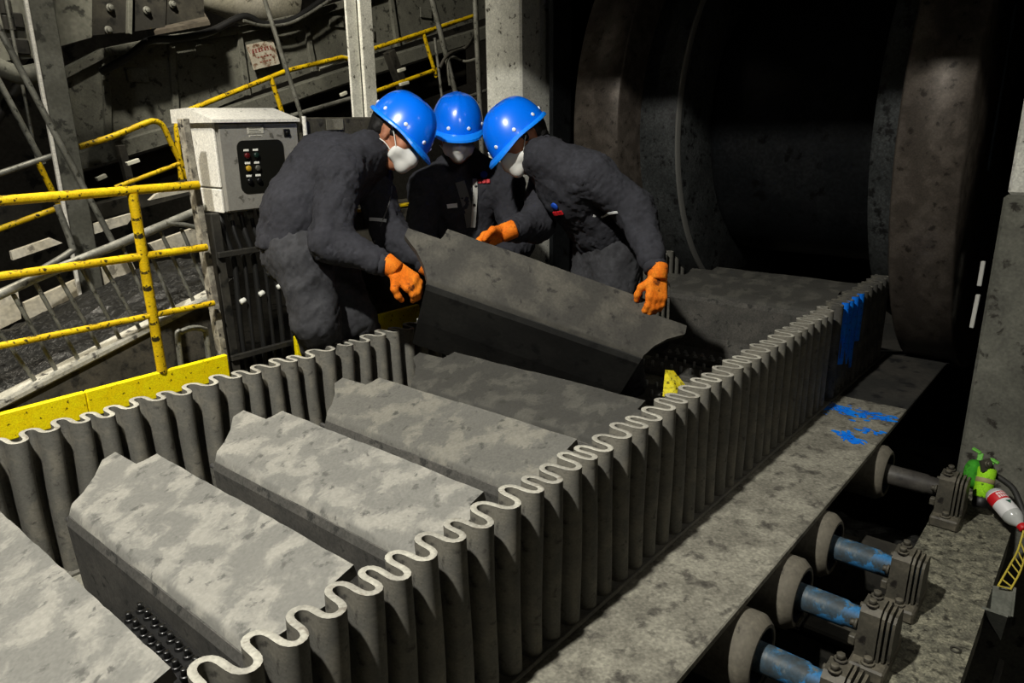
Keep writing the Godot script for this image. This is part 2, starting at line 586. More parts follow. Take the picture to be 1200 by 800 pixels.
func corrugated(mb: MB, rim: MB, x0: float, folds: float, zc: float, y1: float, lift := 0.0, from := 0.0, only_out := false, ylo := 0.0) -> void:
	var per := 20
	var cnt := int(folds * per)
	var th := 0.0075 + lift
	var amp := 0.039
	var rows := 7
	var prevs := []
	for i in cnt + 1:
		var s := from + float(i) / per
		var c := fold(s, x0, zc, amp)
		var d := (fold(s + 0.01, x0, zc, amp) - fold(s - 0.01, x0, zc, amp)).normalized()
		var nn := Vector2(-d.y, d.x)
		var col := []
		for r in rows + 1:
			var t := float(r) / rows
			var y := lerpf(ylo, y1 + 0.004 * sin(s * 2.1), t)
			var lean := 0.006 * sin(s * 0.9 + 1.0) * t + 0.003 * sin(t * 5.0 + s)
			col.append([Vector3(c.x + nn.x * th + lean, y, c.y + nn.y * th), Vector3(c.x - nn.x * th + lean, y, c.y - nn.y * th)])
		var n3 := Vector3(nn.x, 0, nn.y)
		if i > 0:
			var pc: Array = prevs[0]
			var pn: Vector3 = prevs[1]
			for r in rows:
				if not only_out or sin((s) * TAU) > -0.3:
					mb.squad(pc[r][0], col[r][0], col[r + 1][0], pc[r + 1][0], pn, n3, n3, pn)
				if not only_out:
					mb.squad(pc[r][1], col[r][1], col[r + 1][1], pc[r + 1][1], -pn, -n3, -n3, -pn)
			if rim != null:
				var u := Vector3(0, 0.0012, 0)
				var hh := (n3 * 0.5 + Vector3.UP).normalized()
				var hg := (-n3 * 0.5 + Vector3.UP).normalized()
				var ph := (pn * 0.5 + Vector3.UP).normalized()
				var pg := (-pn * 0.5 + Vector3.UP).normalized()
				rim.squad(pc[rows][0] + u, col[rows][0] + u, col[rows][1] + u, pc[rows][1] + u, ph, hh, hg, pg)
		if not only_out and (i == 0 or i == cnt):
			for r in rows:
				mb.quad(col[r][0], col[r][1], col[r + 1][1], col[r + 1][0], Vector3(-1 if i == 0 else 1, 0, 0))
		prevs = [col, n3]

func belt() -> void:
	var sheet := worn("belt_sheet", Color(0.44, 0.43, 0.39), Color(0.56, 0.55, 0.5), Color(0.25, 0.24, 0.22), {"scale": 1.1, "pf": 0.008, "pt": 0.5, "pw": 0.2, "dt": 0.34, "dw": 0.2, "grain": 0.2, "bump": 0.12})
	var wallm := worn("sidewall_rubber", Color(0.41, 0.405, 0.38), Color(0.5, 0.485, 0.44), Color(0.3, 0.29, 0.27), {"scale": 2.0, "pf": 0.008, "pt": 0.56, "pw": 0.14, "dt": 0.33, "grain": 0.1, "rough": 0.72})
	var fresh := worn("fresh_rubber", Color(0.3, 0.295, 0.28), Color(0.4, 0.39, 0.35), Color(0.15, 0.15, 0.14), {"scale": 2.0, "pt": 0.6, "pw": 0.14, "rough": 0.75})
	var rimm := worn("sidewall_rim", Color(0.6, 0.59, 0.55), Color(0.7, 0.69, 0.64), Color(0.5, 0.48, 0.44), {"scale": 3.0, "px": 256})
	var blue := worn("blue_paint", Color(0.03, 0.48, 0.98), Color(0.08, 0.56, 1.0), Color(0.0, 0.3, 0.7), {"scale": 6.0, "px": 256, "dt": 0.34, "rough": 0.6})
	var o := thing("conveyor_belt", "long grey rubber conveyor belt with corrugated sidewalls crossing the picture", "conveyor belt", Vector3(1.6, 0, -1.67))
	var mb := MB.new()
	abox(mb, Vector3(-1.6, -0.026, -2.69), Vector3(3.605, 0, -0.657), 0.004)
	part("belt_sheet", mb, sheet, o)
	mb = MB.new()
	abox(mb, Vector3(3.607, -0.03, -2.69), Vector3(4.45, -0.004, -0.657), 0.004)
	plate(mb, Vector3(4.45, -0.03, -2.69), Vector3(4.45, -0.03, -0.657), Vector3(5.3, -0.24, -0.657), Vector3(5.3, -0.24, -2.69), 0.026)
	plate(mb, Vector3(5.3, -0.24, -2.69), Vector3(5.3, -0.24, -0.657), Vector3(6.4, 0.2, -0.657), Vector3(6.4, 0.2, -2.69), 0.026)
	var p := part("belt_sheet", mb, worn("dark_sheet", Color(0.18, 0.18, 0.17), Color(0.26, 0.25, 0.23), Color(0.1, 0.1, 0.1), {"px": 256}), o)
	p.set_meta("label", "darker newer length of belt beyond the splice")
	var walls := [[-1.1, 55.0, -1.007, wallm], [3.49, 11.0, -1.007, fresh], [-1.1, 73.0, -2.33, wallm]]
	for w in walls:
		mb = MB.new()
		var rim := MB.new()
		corrugated(mb, rim, w[0], w[1], w[2], 0.459)
		var sw := part("sidewall", mb, w[3], o)
		part("worn_rim", rim, rimm if w[3] == wallm else wallm, sw)
		mb = MB.new()
		var xe: float = w[0] + w[1] * PITCH
		abox(mb, Vector3(w[0] - 0.02, 0, w[2] - 0.05), Vector3(xe + 0.02, 0.008, w[2] + 0.05), 0.003)
		abox(mb, Vector3(w[0] - 0.02, 0, w[2] + 0.043), Vector3(xe + 0.02, 0.013, w[2] + 0.056), 0.005)
		abox(mb, Vector3(w[0] - 0.02, 0, w[2] - 0.056), Vector3(xe + 0.02, 0.013, w[2] - 0.043), 0.005)
		part("base_flange", mb, w[3], sw)
	# blue marking paint: four folds past the splice, and brush marks on the sheet
	mb = MB.new()
	for k in [[1, 0.16], [2, 0.14], [3, 0.1], [4, 0.22]]:
		corrugated(mb, null, 3.49, 0.34, -1.007, 0.46, 0.0016, k[0] + 0.08, true, k[1])
	p = part("paint_mark", mb, blue, o)
	p.set_meta("label", "blue paint on the sidewall folds")
	var rng := RandomNumberGenerator.new()
	rng.seed = 5
	mb = MB.new()
	var strokes := [[Vector3(3.435, 0.000, -0.968), Vector3(3.376, 0.000, -0.789), 0.075, 60], [Vector3(3.413, 0.000, -0.892), Vector3(3.437, 0.000, -0.662), 0.06, 70], [Vector3(3.159, 0.000, -0.818), Vector3(3.075, 0.000, -0.712), 0.05, 40], [Vector3(3.249, 0.000, -0.778), Vector3(3.213, 0.000, -0.675), 0.05, 14]]
	for s in strokes:
		var along: Vector3 = (s[1] - s[0])
		var side := along.normalized().cross(Vector3.UP)
		for i in s[3]:
			var c: Vector3 = s[0] + along * rng.randf() + side * rng.randfn(0.0, 0.45) * s[2]
			if c.x > 3.59 or c.z > -0.67:
				continue
			var len := rng.randf_range(0.015, 0.06)
			var wd := rng.randf_range(0.003, 0.012)
			var a := along.normalized().rotated(Vector3.UP, rng.randfn(0.0, 0.35))
			var b := a.cross(Vector3.UP)
			var y := Vector3(0, 0.0012 + 0.0004 * rng.randf(), 0)
			var ring := []
			for q in 8:
				var an := TAU * q / 8
				ring.append(c + y + a * cos(an) * len * 0.5 * rng.randf_range(0.7, 1.1) + b * sin(an) * wd * rng.randf_range(0.6, 1.2))
			for q in 8:
				mb.face(c + y, ring[q], ring[(q + 1) % 8], Vector3.UP)
	p = part("paint_mark", mb, blue, o)
	p.set_meta("label", "blue brush marks on the flat belt edge")

# ---------- cleats ----------
# built along z with its front at x = 0 and its foot at y = 0; z runs -0.45..0.45
func cleat_mesh(top: MB, web: MB, foot: MB, bolts: MB, pins: MB, sd: int, right_wing := 0.035) -> void:
	var rng := RandomNumberGenerator.new()
	rng.seed = sd
	var ns := grain(sd, 3.0, 3)
	var hz := 0.425
	var wing := 0.14
	var a := deg_to_rad(15.0)
	var e := Vector3(cos(a), sin(a), 0)
	var up := Vector3(-sin(a), cos(a), 0)
	var base := Vector3(0.0, 0.372, 0.0)
	# rows along the slope: [u, half width]
	var rows := [[-0.012, hz, -0.022], [0.0, hz, -0.006], [0.012, hz + 0.008, 0.0], [0.05, hz + 0.03, 0.0], [0.1, hz + 0.075, 0.0], [0.145, hz + wing - 0.005, 0.0], [0.15, hz + wing, 0.0], [0.188, hz + wing, 0.0], [0.1885, hz + 0.01, 0.0], [0.21, hz + 0.004, 0.0], [0.243, hz, 0.0]]
	var nz := 36
	var th := 0.028
	var grid := []
	for r in rows:
		var line := []
		for j in nz + 1:
			var t := float(j) / nz
			var hw: float = r[1]
			var z: float = lerpf(-hw, hz + (hw - hz) * right_wing / wing, t)
			var q: Vector3 = base + e * r[0] + up * (r[2] + 0.006 * ns.get_noise_2d(r[0] * 8.0 * 0.3 + 3.0, z * 0.6)) + Vector3(0, 0, z)
			if r[0] > 0.23:
				q += e * (0.002 * ns.get_noise_1d(z * 4.0) + 0.001 * ns.get_noise_1d(z * 30.0))
			line.append(q)
		grid.append(line)
	var nrm := []
	for i in rows.size():
		var line := []
		for j in nz + 1:
			var d1: Vector3 = grid[min(i + 1, rows.size() - 1)][j] - grid[max(i - 1, 0)][j]
			var d2: Vector3 = grid[i][min(j + 1, nz)] - grid[i][max(j - 1, 0)]
			var g := d2.cross(d1).normalized()
			if i >= 3 or g.y < 0.2:
				g = (g if g.y > 0.2 else up)
			line.append(g)
		nrm.append(line)
	for i in rows.size() - 1:
		for j in nz:
			top.squad(grid[i][j], grid[i + 1][j], grid[i + 1][j + 1], grid[i][j + 1], nrm[i][j], nrm[i + 1][j], nrm[i + 1][j + 1], nrm[i][j + 1])
			top.quad(grid[i][j] - up * th, grid[i + 1][j] - up * th, grid[i + 1][j + 1] - up * th, grid[i][j + 1] - up * th, -up)
		for s in [0, nz]:
			var out := Vector3(0, 0, -1 if s == 0 else 1)
			top.quad(grid[i][s], grid[i + 1][s], grid[i + 1][s] - up * th, grid[i][s] - up * th, out if absf(rows[i][1] - rows[i + 1][1]) < 0.1 else e)
	for j in nz:
		var l: int = rows.size() - 1
		top.quad(grid[l][j], grid[l][j + 1], grid[l][j + 1] - up * th, grid[l][j] - up * th, e)
		top.quad(grid[0][j], grid[0][j + 1], grid[0][j + 1] - up * th, grid[0][j] - up * th, -e)
	# web: upright plate with a round-topped front
	var pts := PackedVector2Array([Vector2(0.012, 0.0), Vector2(-0.004, 0.15), Vector2(-0.013, 0.33), Vector2(-0.006, 0.352), Vector2(0.012, 0.36), Vector2(0.036, 0.366), Vector2(0.04, 0.2), Vector2(0.05, 0.0)])
	extrude(web, Transform3D(Basis(), Vector3(0, 0, -hz + 0.003)), pts, hz * 2.0 - 0.006)
	# foot: bolted flange to the front and back
	var fp := PackedVector2Array([Vector2(-0.11, 0.002), Vector2(-0.108, 0.028), Vector2(-0.035, 0.036), Vector2(-0.012, 0.06), Vector2(-0.002, 0.13), Vector2(0.05, 0.13), Vector2(0.062, 0.06), Vector2(0.085, 0.036), Vector2(0.12, 0.028), Vector2(0.122, 0.002)])
	extrude(foot, Transform3D(Basis(), Vector3(0, 0, -hz + 0.02)), fp, hz * 2.0 - 0.04)
	for j in 15:
		var z := -hz + 0.06 + j * 0.052
		hexbolt(bolts, Vector3(-0.085, 0.029, z), Vector3.UP, 0.009, 0.014)
		hexbolt(bolts, Vector3(-0.052, 0.033, z + 0.026), Vector3.UP, 0.009, 0.014)
	for s in [-1.0, 1.0]:
		cyl(pins, Vector3(0.004, 0.325, s * (hz - 0.02)), Vector3(0.004, 0.325, s * (hz + 0.04)), 0.007, 12, 0.002)

func cleats() -> void:
	var dusty := worn("cleat_dust", Color(0.46, 0.457, 0.435), Color(0.6, 0.59, 0.555), Color(0.36, 0.357, 0.34), {"scale": 1.5, "pf": 0.009, "warp": 55.0, "pt": 0.54, "pw": 0.12, "dt": 0.3, "grain": 0.07, "rough": 0.8, "bump": 0.06})
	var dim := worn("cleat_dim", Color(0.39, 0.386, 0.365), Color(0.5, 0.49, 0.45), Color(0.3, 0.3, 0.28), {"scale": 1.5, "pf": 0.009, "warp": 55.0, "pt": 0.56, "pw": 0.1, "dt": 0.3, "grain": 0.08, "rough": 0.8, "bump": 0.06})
	var dark2 := worn("cleat_plain", Color(0.25, 0.247, 0.232), Color(0.33, 0.325, 0.3), Color(0.22, 0.22, 0.2), {"scale": 1.5, "pf": 0.009, "warp": 55.0, "pt": 0.58, "pw": 0.1, "dt": 0.3, "grain": 0.08, "rough": 0.8, "bump": 0.06})  # darkest copy: falloff of the lamp put into the rubber colour
	var webm := worn("cleat_web", Color(0.3, 0.295, 0.28), Color(0.36, 0.35, 0.33), Color(0.2, 0.2, 0.19), {"scale": 1.5, "pt": 0.55, "grain": 0.16})
	var chrome := plain("bolt_steel", Color(0.7, 0.7, 0.7), 0.3, 0.9)
	var grp := "rubber cleats bolted across the belt"
	var spots := [
		[0.185, "large dusty grey rubber cleat cut off by the lower left corner of the picture"],
		[0.567, "pale dusty rubber cleat, second up from the lower left corner, with a notched left end"],
		[0.965, "dusty grey rubber cleat in the middle of the row, third from the lower left corner"],
		[1.36, "darker patchy grey rubber cleat just before the lifted one, fourth from the lower left"],
		[1.74, "dark grey rubber cleat lying in the shade right under the lifted cleat"],
		[3.73, "dim grey rubber cleat beyond the gap, behind the orange gloved hand on the right"],
		[4.09, "almost black rubber cleat under the big wheel, farthest along the belt"]]
	var proto: Node3D = null
	for i in spots.size():
		var o: Node3D
		if proto == null:
			o = thing("rubber_cleat", spots[i][1], "cleat", Vector3.ZERO, grp)
			var mbs := [MB.new(), MB.new(), MB.new(), MB.new(), MB.new()]
			cleat_mesh(mbs[0], mbs[1], mbs[2], mbs[3], mbs[4], 3)
			part("top_plate", mbs[0], dusty, o)
			part("web", mbs[1], webm, o)
			var f := part("foot", mbs[2], webm, o)
			part("bolt_row", mbs[3], chrome, f)
			part("pin", mbs[4], chrome, o)
			proto = o
		else:
			o = proto.duplicate()
			o.name = numbered("rubber_cleat")
			add_child(o)
			tag(o, spots[i][1], "cleat", grp)
		o.position = Vector3(spots[i][0], 0.0 if i < 6 else -0.03, -1.53)
		if i > 0:
			# each cleat wears its own stretch of the dust pattern
			var m2: StandardMaterial3D = (dusty if i < 3 else (dim if i < 4 else dark2)).duplicate()  # farther cleats take darker copies, lamp falloff painted in
			m2.uv1_offset = Vector3(0.37 * i, 0.61 * i, 0.23 * i)
			(o.get_child(0) as MeshInstance3D).material_override = m2
	# bolted clamp strip that shows behind the nearest cleat's upper edge
	var near_cleat: Node3D = proto
	var sa: Vector3 = Vector3(0.476, 0.360, -1.408)
	var sb: Vector3 = Vector3(0.466, 0.360, -1.138)
	var sm := MB.new()
	bar(sm, sa, sb, 0.075, 0.02, 0.004)
	bar(sm, sa.lerp(sb, 0.5) + Vector3(-0.02, 0.0, -0.1), sa.lerp(sb, 0.5) + Vector3(-0.12, 0.02, -0.1), 0.05, 0.015)
	var strip := part("clamp_strip", sm, plain("tool_black", Color(0.05, 0.05, 0.05), 0.5), near_cleat)
	sm = MB.new()
	for j in 8:
		var c3 := sa.lerp(sb, (j + 0.5) / 8.0) + Vector3(0, 0.01, 0)
		hexbolt(sm, c3 + Vector3(0.016, 0, 0), Vector3.UP, 0.0065, 0.02)
		hexbolt(sm, c3 + Vector3(-0.012, 0, 0.012), Vector3.UP, 0.0065, 0.02)
	part("bolt_row", sm, plain("bolt_dark", Color(0.3, 0.3, 0.3), 0.3, 0.9), strip)
	# the one being lifted
	var h := thing("rubber_cleat", "dark rubber cleat held up and tilted by the three workers", "cleat", Vector3.ZERO, grp)
	var mh := [MB.new(), MB.new(), MB.new(), MB.new(), MB.new()]
	cleat_mesh(mh[0], mh[1], mh[2], mh[3], mh[4], 11, 0.14)
	var dark := worn("cleat_dark", Color(0.24, 0.235, 0.22), Color(0.34, 0.33, 0.3), Color(0.18, 0.175, 0.165), {"scale": 1.3, "pf": 0.007, "pt": 0.55, "pw": 0.2, "grain": 0.1})
	part("top_plate", mh[0], dark, h)
	part("web", mh[1], worn("clean_web", Color(0.13, 0.13, 0.125), Color(0.17, 0.17, 0.16), Color(0.09, 0.09, 0.09), {"scale": 1.5, "px": 256}), h)  # shade on the hanging web painted in as near-black colour
	# long axis from the left end to the right end, slope facing up and towards the viewer
	var z: Vector3 = (Vector3(2.501, 0.490, -1.238) - Vector3(1.868, 0.871, -2.087)).normalized()
	var face: Vector3 = Vector3(0.355, 0.752, -0.607)      # slope direction (front edge towards back edge)
	var e := (face - z * face.dot(z)).normalized()
	var nrm := z.cross(e)
	# local slope axis (cos15, sin15, 0) -> e ; local slope normal -> nrm
	var a := deg_to_rad(15.0)
	var bx := e * cos(a) - nrm * sin(a)
	var by := e * sin(a) + nrm * cos(a)
	h.transform = Transform3D(Basis(bx, by, z).orthonormalized(), Vector3.ZERO)
	var mid: Vector3 = h.transform * Vector3(0.11, 0.40, 0)
	h.position = Vector3(2.173, 0.675, -1.666) - mid
	# bare bolted base bars where cleats are missing
	for k in 4:
		var b := thing("base_bar", ["bare bolted base bar on the belt hidden under the lifted cleat", "bare bolted base bar on the belt behind the lifted cleat", "bare base bar with a row of studs to the right of the lifted cleat", "bare base bar with studs in front of the dim cleat beyond the gap"][k], "base bar", Vector3(2.22 + k * 0.4, 0, -1.53), "bare base bars on the belt")
		var mb := MB.new()
		var x: float = b.position.x
		abox(mb, Vector3(x - 0.1, 0, -1.94), Vector3(x + 0.1, 0.03, -1.12), 0.006)
		part("bar", mb, webm, b)
		mb = MB.new()
		for j in 14:
			cyl(mb, Vector3(x - 0.06, 0.03, -1.9 + j * 0.055), Vector3(x - 0.06, 0.065, -1.9 + j * 0.055), 0.007, 8, 0.002)
			cyl(mb, Vector3(x + 0.05, 0.03, -1.88 + j * 0.055), Vector3(x + 0.05, 0.065, -1.88 + j * 0.055), 0.007, 8, 0.002)
		part("stud_row", mb, chrome, b)
	var mb2 := MB.new()
	var q: Array = [Vector3(2.331, 0.417, -1.228), Vector3(2.376, 0.404, -1.217), Vector3(2.392, 0.352, -1.174), Vector3(2.317, 0.319, -1.167), Vector3(2.286, 0.332, -1.210)]
	var cc := Vector3.ZERO
	for v in q:
		cc += v / 5.0
	var lift := Vector3(-0.711, 0.381, 0.599) * 0.012
	for i in 5:
		mb2.face(cc + lift, q[i], q[(i + 1) % 5], Vector3(-0.734, 0.285, 0.616))
		mb2.face(cc - lift * 0.4, q[i], q[(i + 1) % 5], Vector3(0.734, -0.285, -0.616))
	tag(part("yellow_scrap", mb2, worn("scrap", Color(0.85, 0.78, 0.08), Color(0.9, 0.86, 0.3), Color(0.15, 0.13, 0.05), {"scale": 9.0, "px": 256, "dt": 0.4})), "crumpled yellow scrap with black specks caught at the near sidewall", "scrap")

# ---------- big wheel and doorway ----------
func machine() -> void:
	var blackp := worn("black_paint", Color(0.1, 0.108, 0.115), Color(0.14, 0.145, 0.15), Color(0.06, 0.06, 0.06), {"scale": 1.2, "px": 256, "rough": 0.4, "grain": 0.25, "spec": 0.3})
	var steel := worn("tread_steel", Color(0.31, 0.285, 0.26), Color(0.4, 0.37, 0.34), Color(0.2, 0.18, 0.16), {"scale": 1.4, "pf": 0.01, "rough": 0.42, "metal": 0.35, "dt": 0.3})
	var o := thing("deflection_wheel", "huge black wheel with two wide worn steel rims above the belt", "wheel", Vector3(5.28, 1.25, -1.65))
	var R := 1.44
	var ctr := Vector3(5.28, 1.25, 0)
	var t := Transform3D(Basis(Vector3(1, 0, 0), Vector3(0, 0, 1), Vector3(0, -1, 0)), ctr)
	# local y of the lathe is world z
	for zz in [[-2.72, -2.4], [-0.91, -0.62]]:
		var mb := MB.new()
		lathe(mb, t, [Vector2(0.4, zz[0]), Vector2(R - 0.01, zz[0]), Vector2(R, zz[0] + 0.012), Vector2(R, zz[1] - 0.012), Vector2(R - 0.01, zz[1]), Vector2(0.4, zz[1])], 96)
		part("rim", mb, steel, o)
	var mb := MB.new()
	lathe(mb, t, [Vector2(1.19, -2.4), Vector2(1.19, -2.16), Vector2(1.17, -2.14), Vector2(0.7, -2.12)], 72)
	lathe(mb, t, [Vector2(0.7, -1.08), Vector2(1.18, -1.08), Vector2(1.2, -1.05), Vector2(1.2, -0.91)], 72)
	part("hub", mb, worn("hub_steel", Color(0.2, 0.21, 0.21), Color(0.26, 0.27, 0.27), Color(0.1, 0.1, 0.1), {"scale": 2.0, "px": 256, "rough": 0.45, "grain": 0.3}), o)
	mb = MB.new()
	lathe(mb, t, [Vector2(1.188, -2.165), Vector2(1.194, -2.16), Vector2(1.194, -2.152), Vector2(1.172, -2.138), Vector2(1.165, -2.14)], 96)
	part("worn_edge", mb, plain("worn_edge", Color(0.6, 0.6, 0.58), 0.4, 0.5), o)
	mb = MB.new()
	lathe(mb, t, [Vector2(0.5, -2.3), Vector2(0.84, -2.1), Vector2(0.86, -2.06), Vector2(0.86, -1.15), Vector2(0.84, -1.1), Vector2(0.5, -1.0)], 72)
	part("drum", mb, blackp, o)
	mb = MB.new()
	cyl(mb, ctr + Vector3(0, 0, -3.3), ctr + Vector3(0, 0, -0.1), 0.16, 32)
	part("axle", mb, blackp, o)
	# doorway columns
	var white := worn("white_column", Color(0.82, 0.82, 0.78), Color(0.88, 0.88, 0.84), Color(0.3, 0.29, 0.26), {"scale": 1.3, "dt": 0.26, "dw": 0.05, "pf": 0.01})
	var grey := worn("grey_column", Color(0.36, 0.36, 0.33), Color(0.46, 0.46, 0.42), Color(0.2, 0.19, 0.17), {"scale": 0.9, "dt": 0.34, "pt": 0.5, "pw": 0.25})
	var c := thing("concrete_column", "pale painted concrete column behind the helmets, left of the dark doorway", "column", Vector3(3.8, -1.9, -3.12))
	mb = MB.new()
	abox(mb, Vector3(3.65, -1.9, -3.25), Vector3(3.95, 6.0, -2.965), 0.012)
	part("shaft", mb, white, c)
	mb = MB.new()
	bar(mb, Vector3(3.9, -1.9, -2.86), Vector3(3.9, 6.0, -2.86), 0.19, 0.03)
	tag(part("steel_post", mb, blackp), "dark steel post beside the pale concrete column", "post")
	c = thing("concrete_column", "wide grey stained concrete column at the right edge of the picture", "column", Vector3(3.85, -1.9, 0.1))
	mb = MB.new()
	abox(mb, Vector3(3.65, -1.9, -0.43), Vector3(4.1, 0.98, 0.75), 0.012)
	part("base", mb, grey, c)  # shaded lower part of the column, the shade painted as darker concrete
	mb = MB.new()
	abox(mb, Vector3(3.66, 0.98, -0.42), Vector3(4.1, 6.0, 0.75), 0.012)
	part("shaft", mb, white, c).set_meta("label", "upper part of the column, painted paler where it is lit")
	# pale bars painted as daylight seen between the wheel and the column
	mb = MB.new()
	bar(mb, Vector3(4.300, 0.597, -0.544), Vector3(4.300, 0.471, -0.544), 0.02, 0.02)
	bar(mb, Vector3(4.300, 0.427, -0.542), Vector3(4.300, 0.253, -0.547), 0.02, 0.02)
	var rp := MB.new()
	bar(rp, Vector3(4.250, 1.770, -0.580), Vector3(4.250, 1.038, -0.582), 0.012, 0.012)
	var gd := thing("daylight_strip", "thin pale bars painted as daylight in the dark gap beside the right column", "daylight", Vector3(4.300, 0.254, -0.540))
	part("daylight_edge", mb, plain("daylight_edge", Color(0.85, 0.85, 0.82), 0.5), gd)
	part("blue_grey_pipe", rp, plain("bluegrey", Color(0.2, 0.25, 0.3), 0.5), gd)

# ---------- side platform ----------
func frame_side() -> void:
	var plt := worn("platform_top", Color(0.36, 0.355, 0.31), Color(0.52, 0.51, 0.44), Color(0.16, 0.155, 0.13), {"scale": 1.6, "pf": 0.02, "pt": 0.52, "pw": 0.22, "df": 0.03, "dt": 0.36, "dw": 0.2, "grain": 0.3, "bump": 0.3})
	var dk := worn("dark_steel", Color(0.17, 0.165, 0.15), Color(0.26, 0.25, 0.22), Color(0.09, 0.09, 0.08), {"scale": 1.5, "pt": 0.55, "pw": 0.2, "px": 256, "rough": 0.6})
	var o := thing("side_platform", "dirty concrete ledge beside the rollers carrying the bearing blocks", "platform", Vector3(2.2, -0.6, -0.3))
	var mb := MB.new()
	var pl := PackedVector2Array([Vector2(0.6, -0.43), Vector2(3.62, -0.43), Vector2(3.62, -0.36), Vector2(3.42, -0.29), Vector2(3.2, -0.162), Vector2(0.6, -0.15)])
	extrude(mb, Transform3D(Basis(Vector3(1, 0, 0), Vector3(0, 0, 1), Vector3(0, -1, 0)), Vector3(0, -0.27, 0)), pl, 0.1)
	part("slab", mb, plt, o)
	mb = MB.new()
	abox(mb, Vector3(0.6, -1.9, -0.4), Vector3(3.6, -0.37, -0.34), 0.01)
	part("support_beam", mb, dk, o)
	mb = MB.new()
	var rg := MB.new()
	var rc: Vector3 = Vector3(2.315, -0.270, -0.195)
	var ring := []
	for i in 17:
		ring.append(rc + Vector3(cos(TAU * i / 16) * 0.013, 0.004, sin(TAU * i / 16) * 0.013))
	tube(rg, ring, 0.003, 6)
	tag(part("steel_washer", rg, dk), "small dark steel ring lying on the ledge", "washer")
	# cross beams under the belt, coal between them
	for k in [[2.83, 0.1], [2.28, 0.07], [1.93, 0.07]]:
		var b := thing("cross_beam", "dark steel channel under the belt edge " + ("behind the second roller" if k[0] > 2.5 else ("between the second and third rollers" if k[0] > 2.0 else "in front of the third roller")), "beam", Vector3(k[0], -0.5, -0.9), "cross beams between the rollers")
		mb = MB.new()
		abox(mb, Vector3(k[0] - k[1], -0.36, -1.4), Vector3(k[0] + k[1], -0.34, -0.44), 0.004)
		abox(mb, Vector3(k[0] - k[1], -0.5, -1.4), Vector3(k[0] - k[1] + 0.015, -0.34, -0.44), 0.004)
		part("channel", mb, dk, b)
		mb = MB.new()
		abox(mb, Vector3(k[0] - k[1], -0.345, -0.62), Vector3(k[0] + k[1], -0.315, -0.445), 0.008)
		part("end_plate", mb, dk, b)
	var coal := worn("coal", Color(0.13, 0.13, 0.125), Color(0.2, 0.2, 0.19), Color(0.05, 0.05, 0.05), {"scale": 3.0, "px": 256, "grain": 0.4, "rough": 0.5, "bump": 0.5})
	mb = MB.new()
	heap(mb, Vector2(1.5, -1.2), Vector2(3.5, -0.44), 46, 20, func(x: float, z: float) -> float: return -0.56 + 0.14 * exp(-pow((x - 3.0) / 0.25, 2.0) - pow((z + 0.5) / 0.2, 2.0)) + 0.05 * exp(-pow((x - 2.6) / 0.15, 2.0) - pow((z + 0.5) / 0.2, 2.0)), 9)
	var cl := part("coal_spill", mb, coal)
	tag(cl, "black coal spilled on the frame between the rollers", "coal")
	cl.set_meta("kind", "stuff")
	# bits right of the platform
	var br := thing("bracket_box", "open steel bracket box at the right edge of the ledge", "bracket", Vector3(2.747, -0.400, -0.172))
	mb = MB.new()
	plate(mb, Vector3(2.764, -0.270, -0.163), Vector3(2.800, -0.270, -0.102), Vector3(2.676, -0.310, -0.091), Vector3(2.668, -0.310, -0.173), 0.008)
	plate(mb, Vector3(2.597, -0.270, -0.168), Vector3(2.598, -0.270, -0.096), Vector3(2.689, -0.420, -0.105), Vector3(2.806, -0.420, -0.178), 0.008)
	plate(mb, Vector3(2.800, -0.270, -0.102), Vector3(2.660, -0.300, -0.090), Vector3(2.783, -0.420, -0.095), Vector3(2.990, -0.420, -0.108), 0.006)
	part("steel_sides", mb, worn("bracket_steel", Color(0.34, 0.35, 0.32), Color(0.42, 0.42, 0.39), Color(0.16, 0.16, 0.14), {"scale": 2.0, "px": 256}), br)
	var net := thing("yellow_net", "yellow plastic mesh strap hanging at the right edge below the bottle", "mesh strap", Vector3(2.827, -0.300, -0.121))
	mb = MB.new()
	var ra := smooth([Vector3(3.070, -0.183, -0.119), Vector3(2.984, -0.224, -0.121), Vector3(2.864, -0.233, -0.131), Vector3(2.748, -0.254, -0.145)], 5)
	var rb := smooth([Vector3(3.079, -0.208, -0.097), Vector3(2.993, -0.254, -0.097), Vector3(2.881, -0.257, -0.099), Vector3(2.773, -0.266, -0.110)], 5)
	tube(mb, ra, 0.0035, 6)
	tube(mb, rb, 0.0035, 6)
	for i in range(1, 16, 2):
		tube(mb, [ra[i], rb[mini(i + 1, 15)]], 0.003, 6)
	part("strands", mb, plain("net_yellow", Color(0.75, 0.68, 0.25), 0.6), net)
	var st := thing("stair_grating", "steel stair treads with zigzag edge at the lower right corner", "grating", Vector3(2.910, -0.600, -0.045))
	for k in 6:
		mb = MB.new()
		var y := 715.0 + k * 17.0
		var a := Vector3(2.55 - k * 0.13, -0.62 - k * 0.0, -0.09)
		bar(mb, a, a + Vector3(0.02, 0, 0.5), 0.05, 0.012)
		for j in 8:
			bar(mb, a + Vector3(-0.03, 0.01, 0.03 + j * 0.06), a + Vector3(0.03, 0.01, 0.05 + j * 0.06), 0.01, 0.012)
		part("tread", mb, dk, st)
	mb = MB.new()
	bar(mb, Vector3(2.9, -0.66, -0.1), Vector3(1.6, -0.66, -0.1), 0.02, 0.06)
	part("stringer", mb, dk, st)

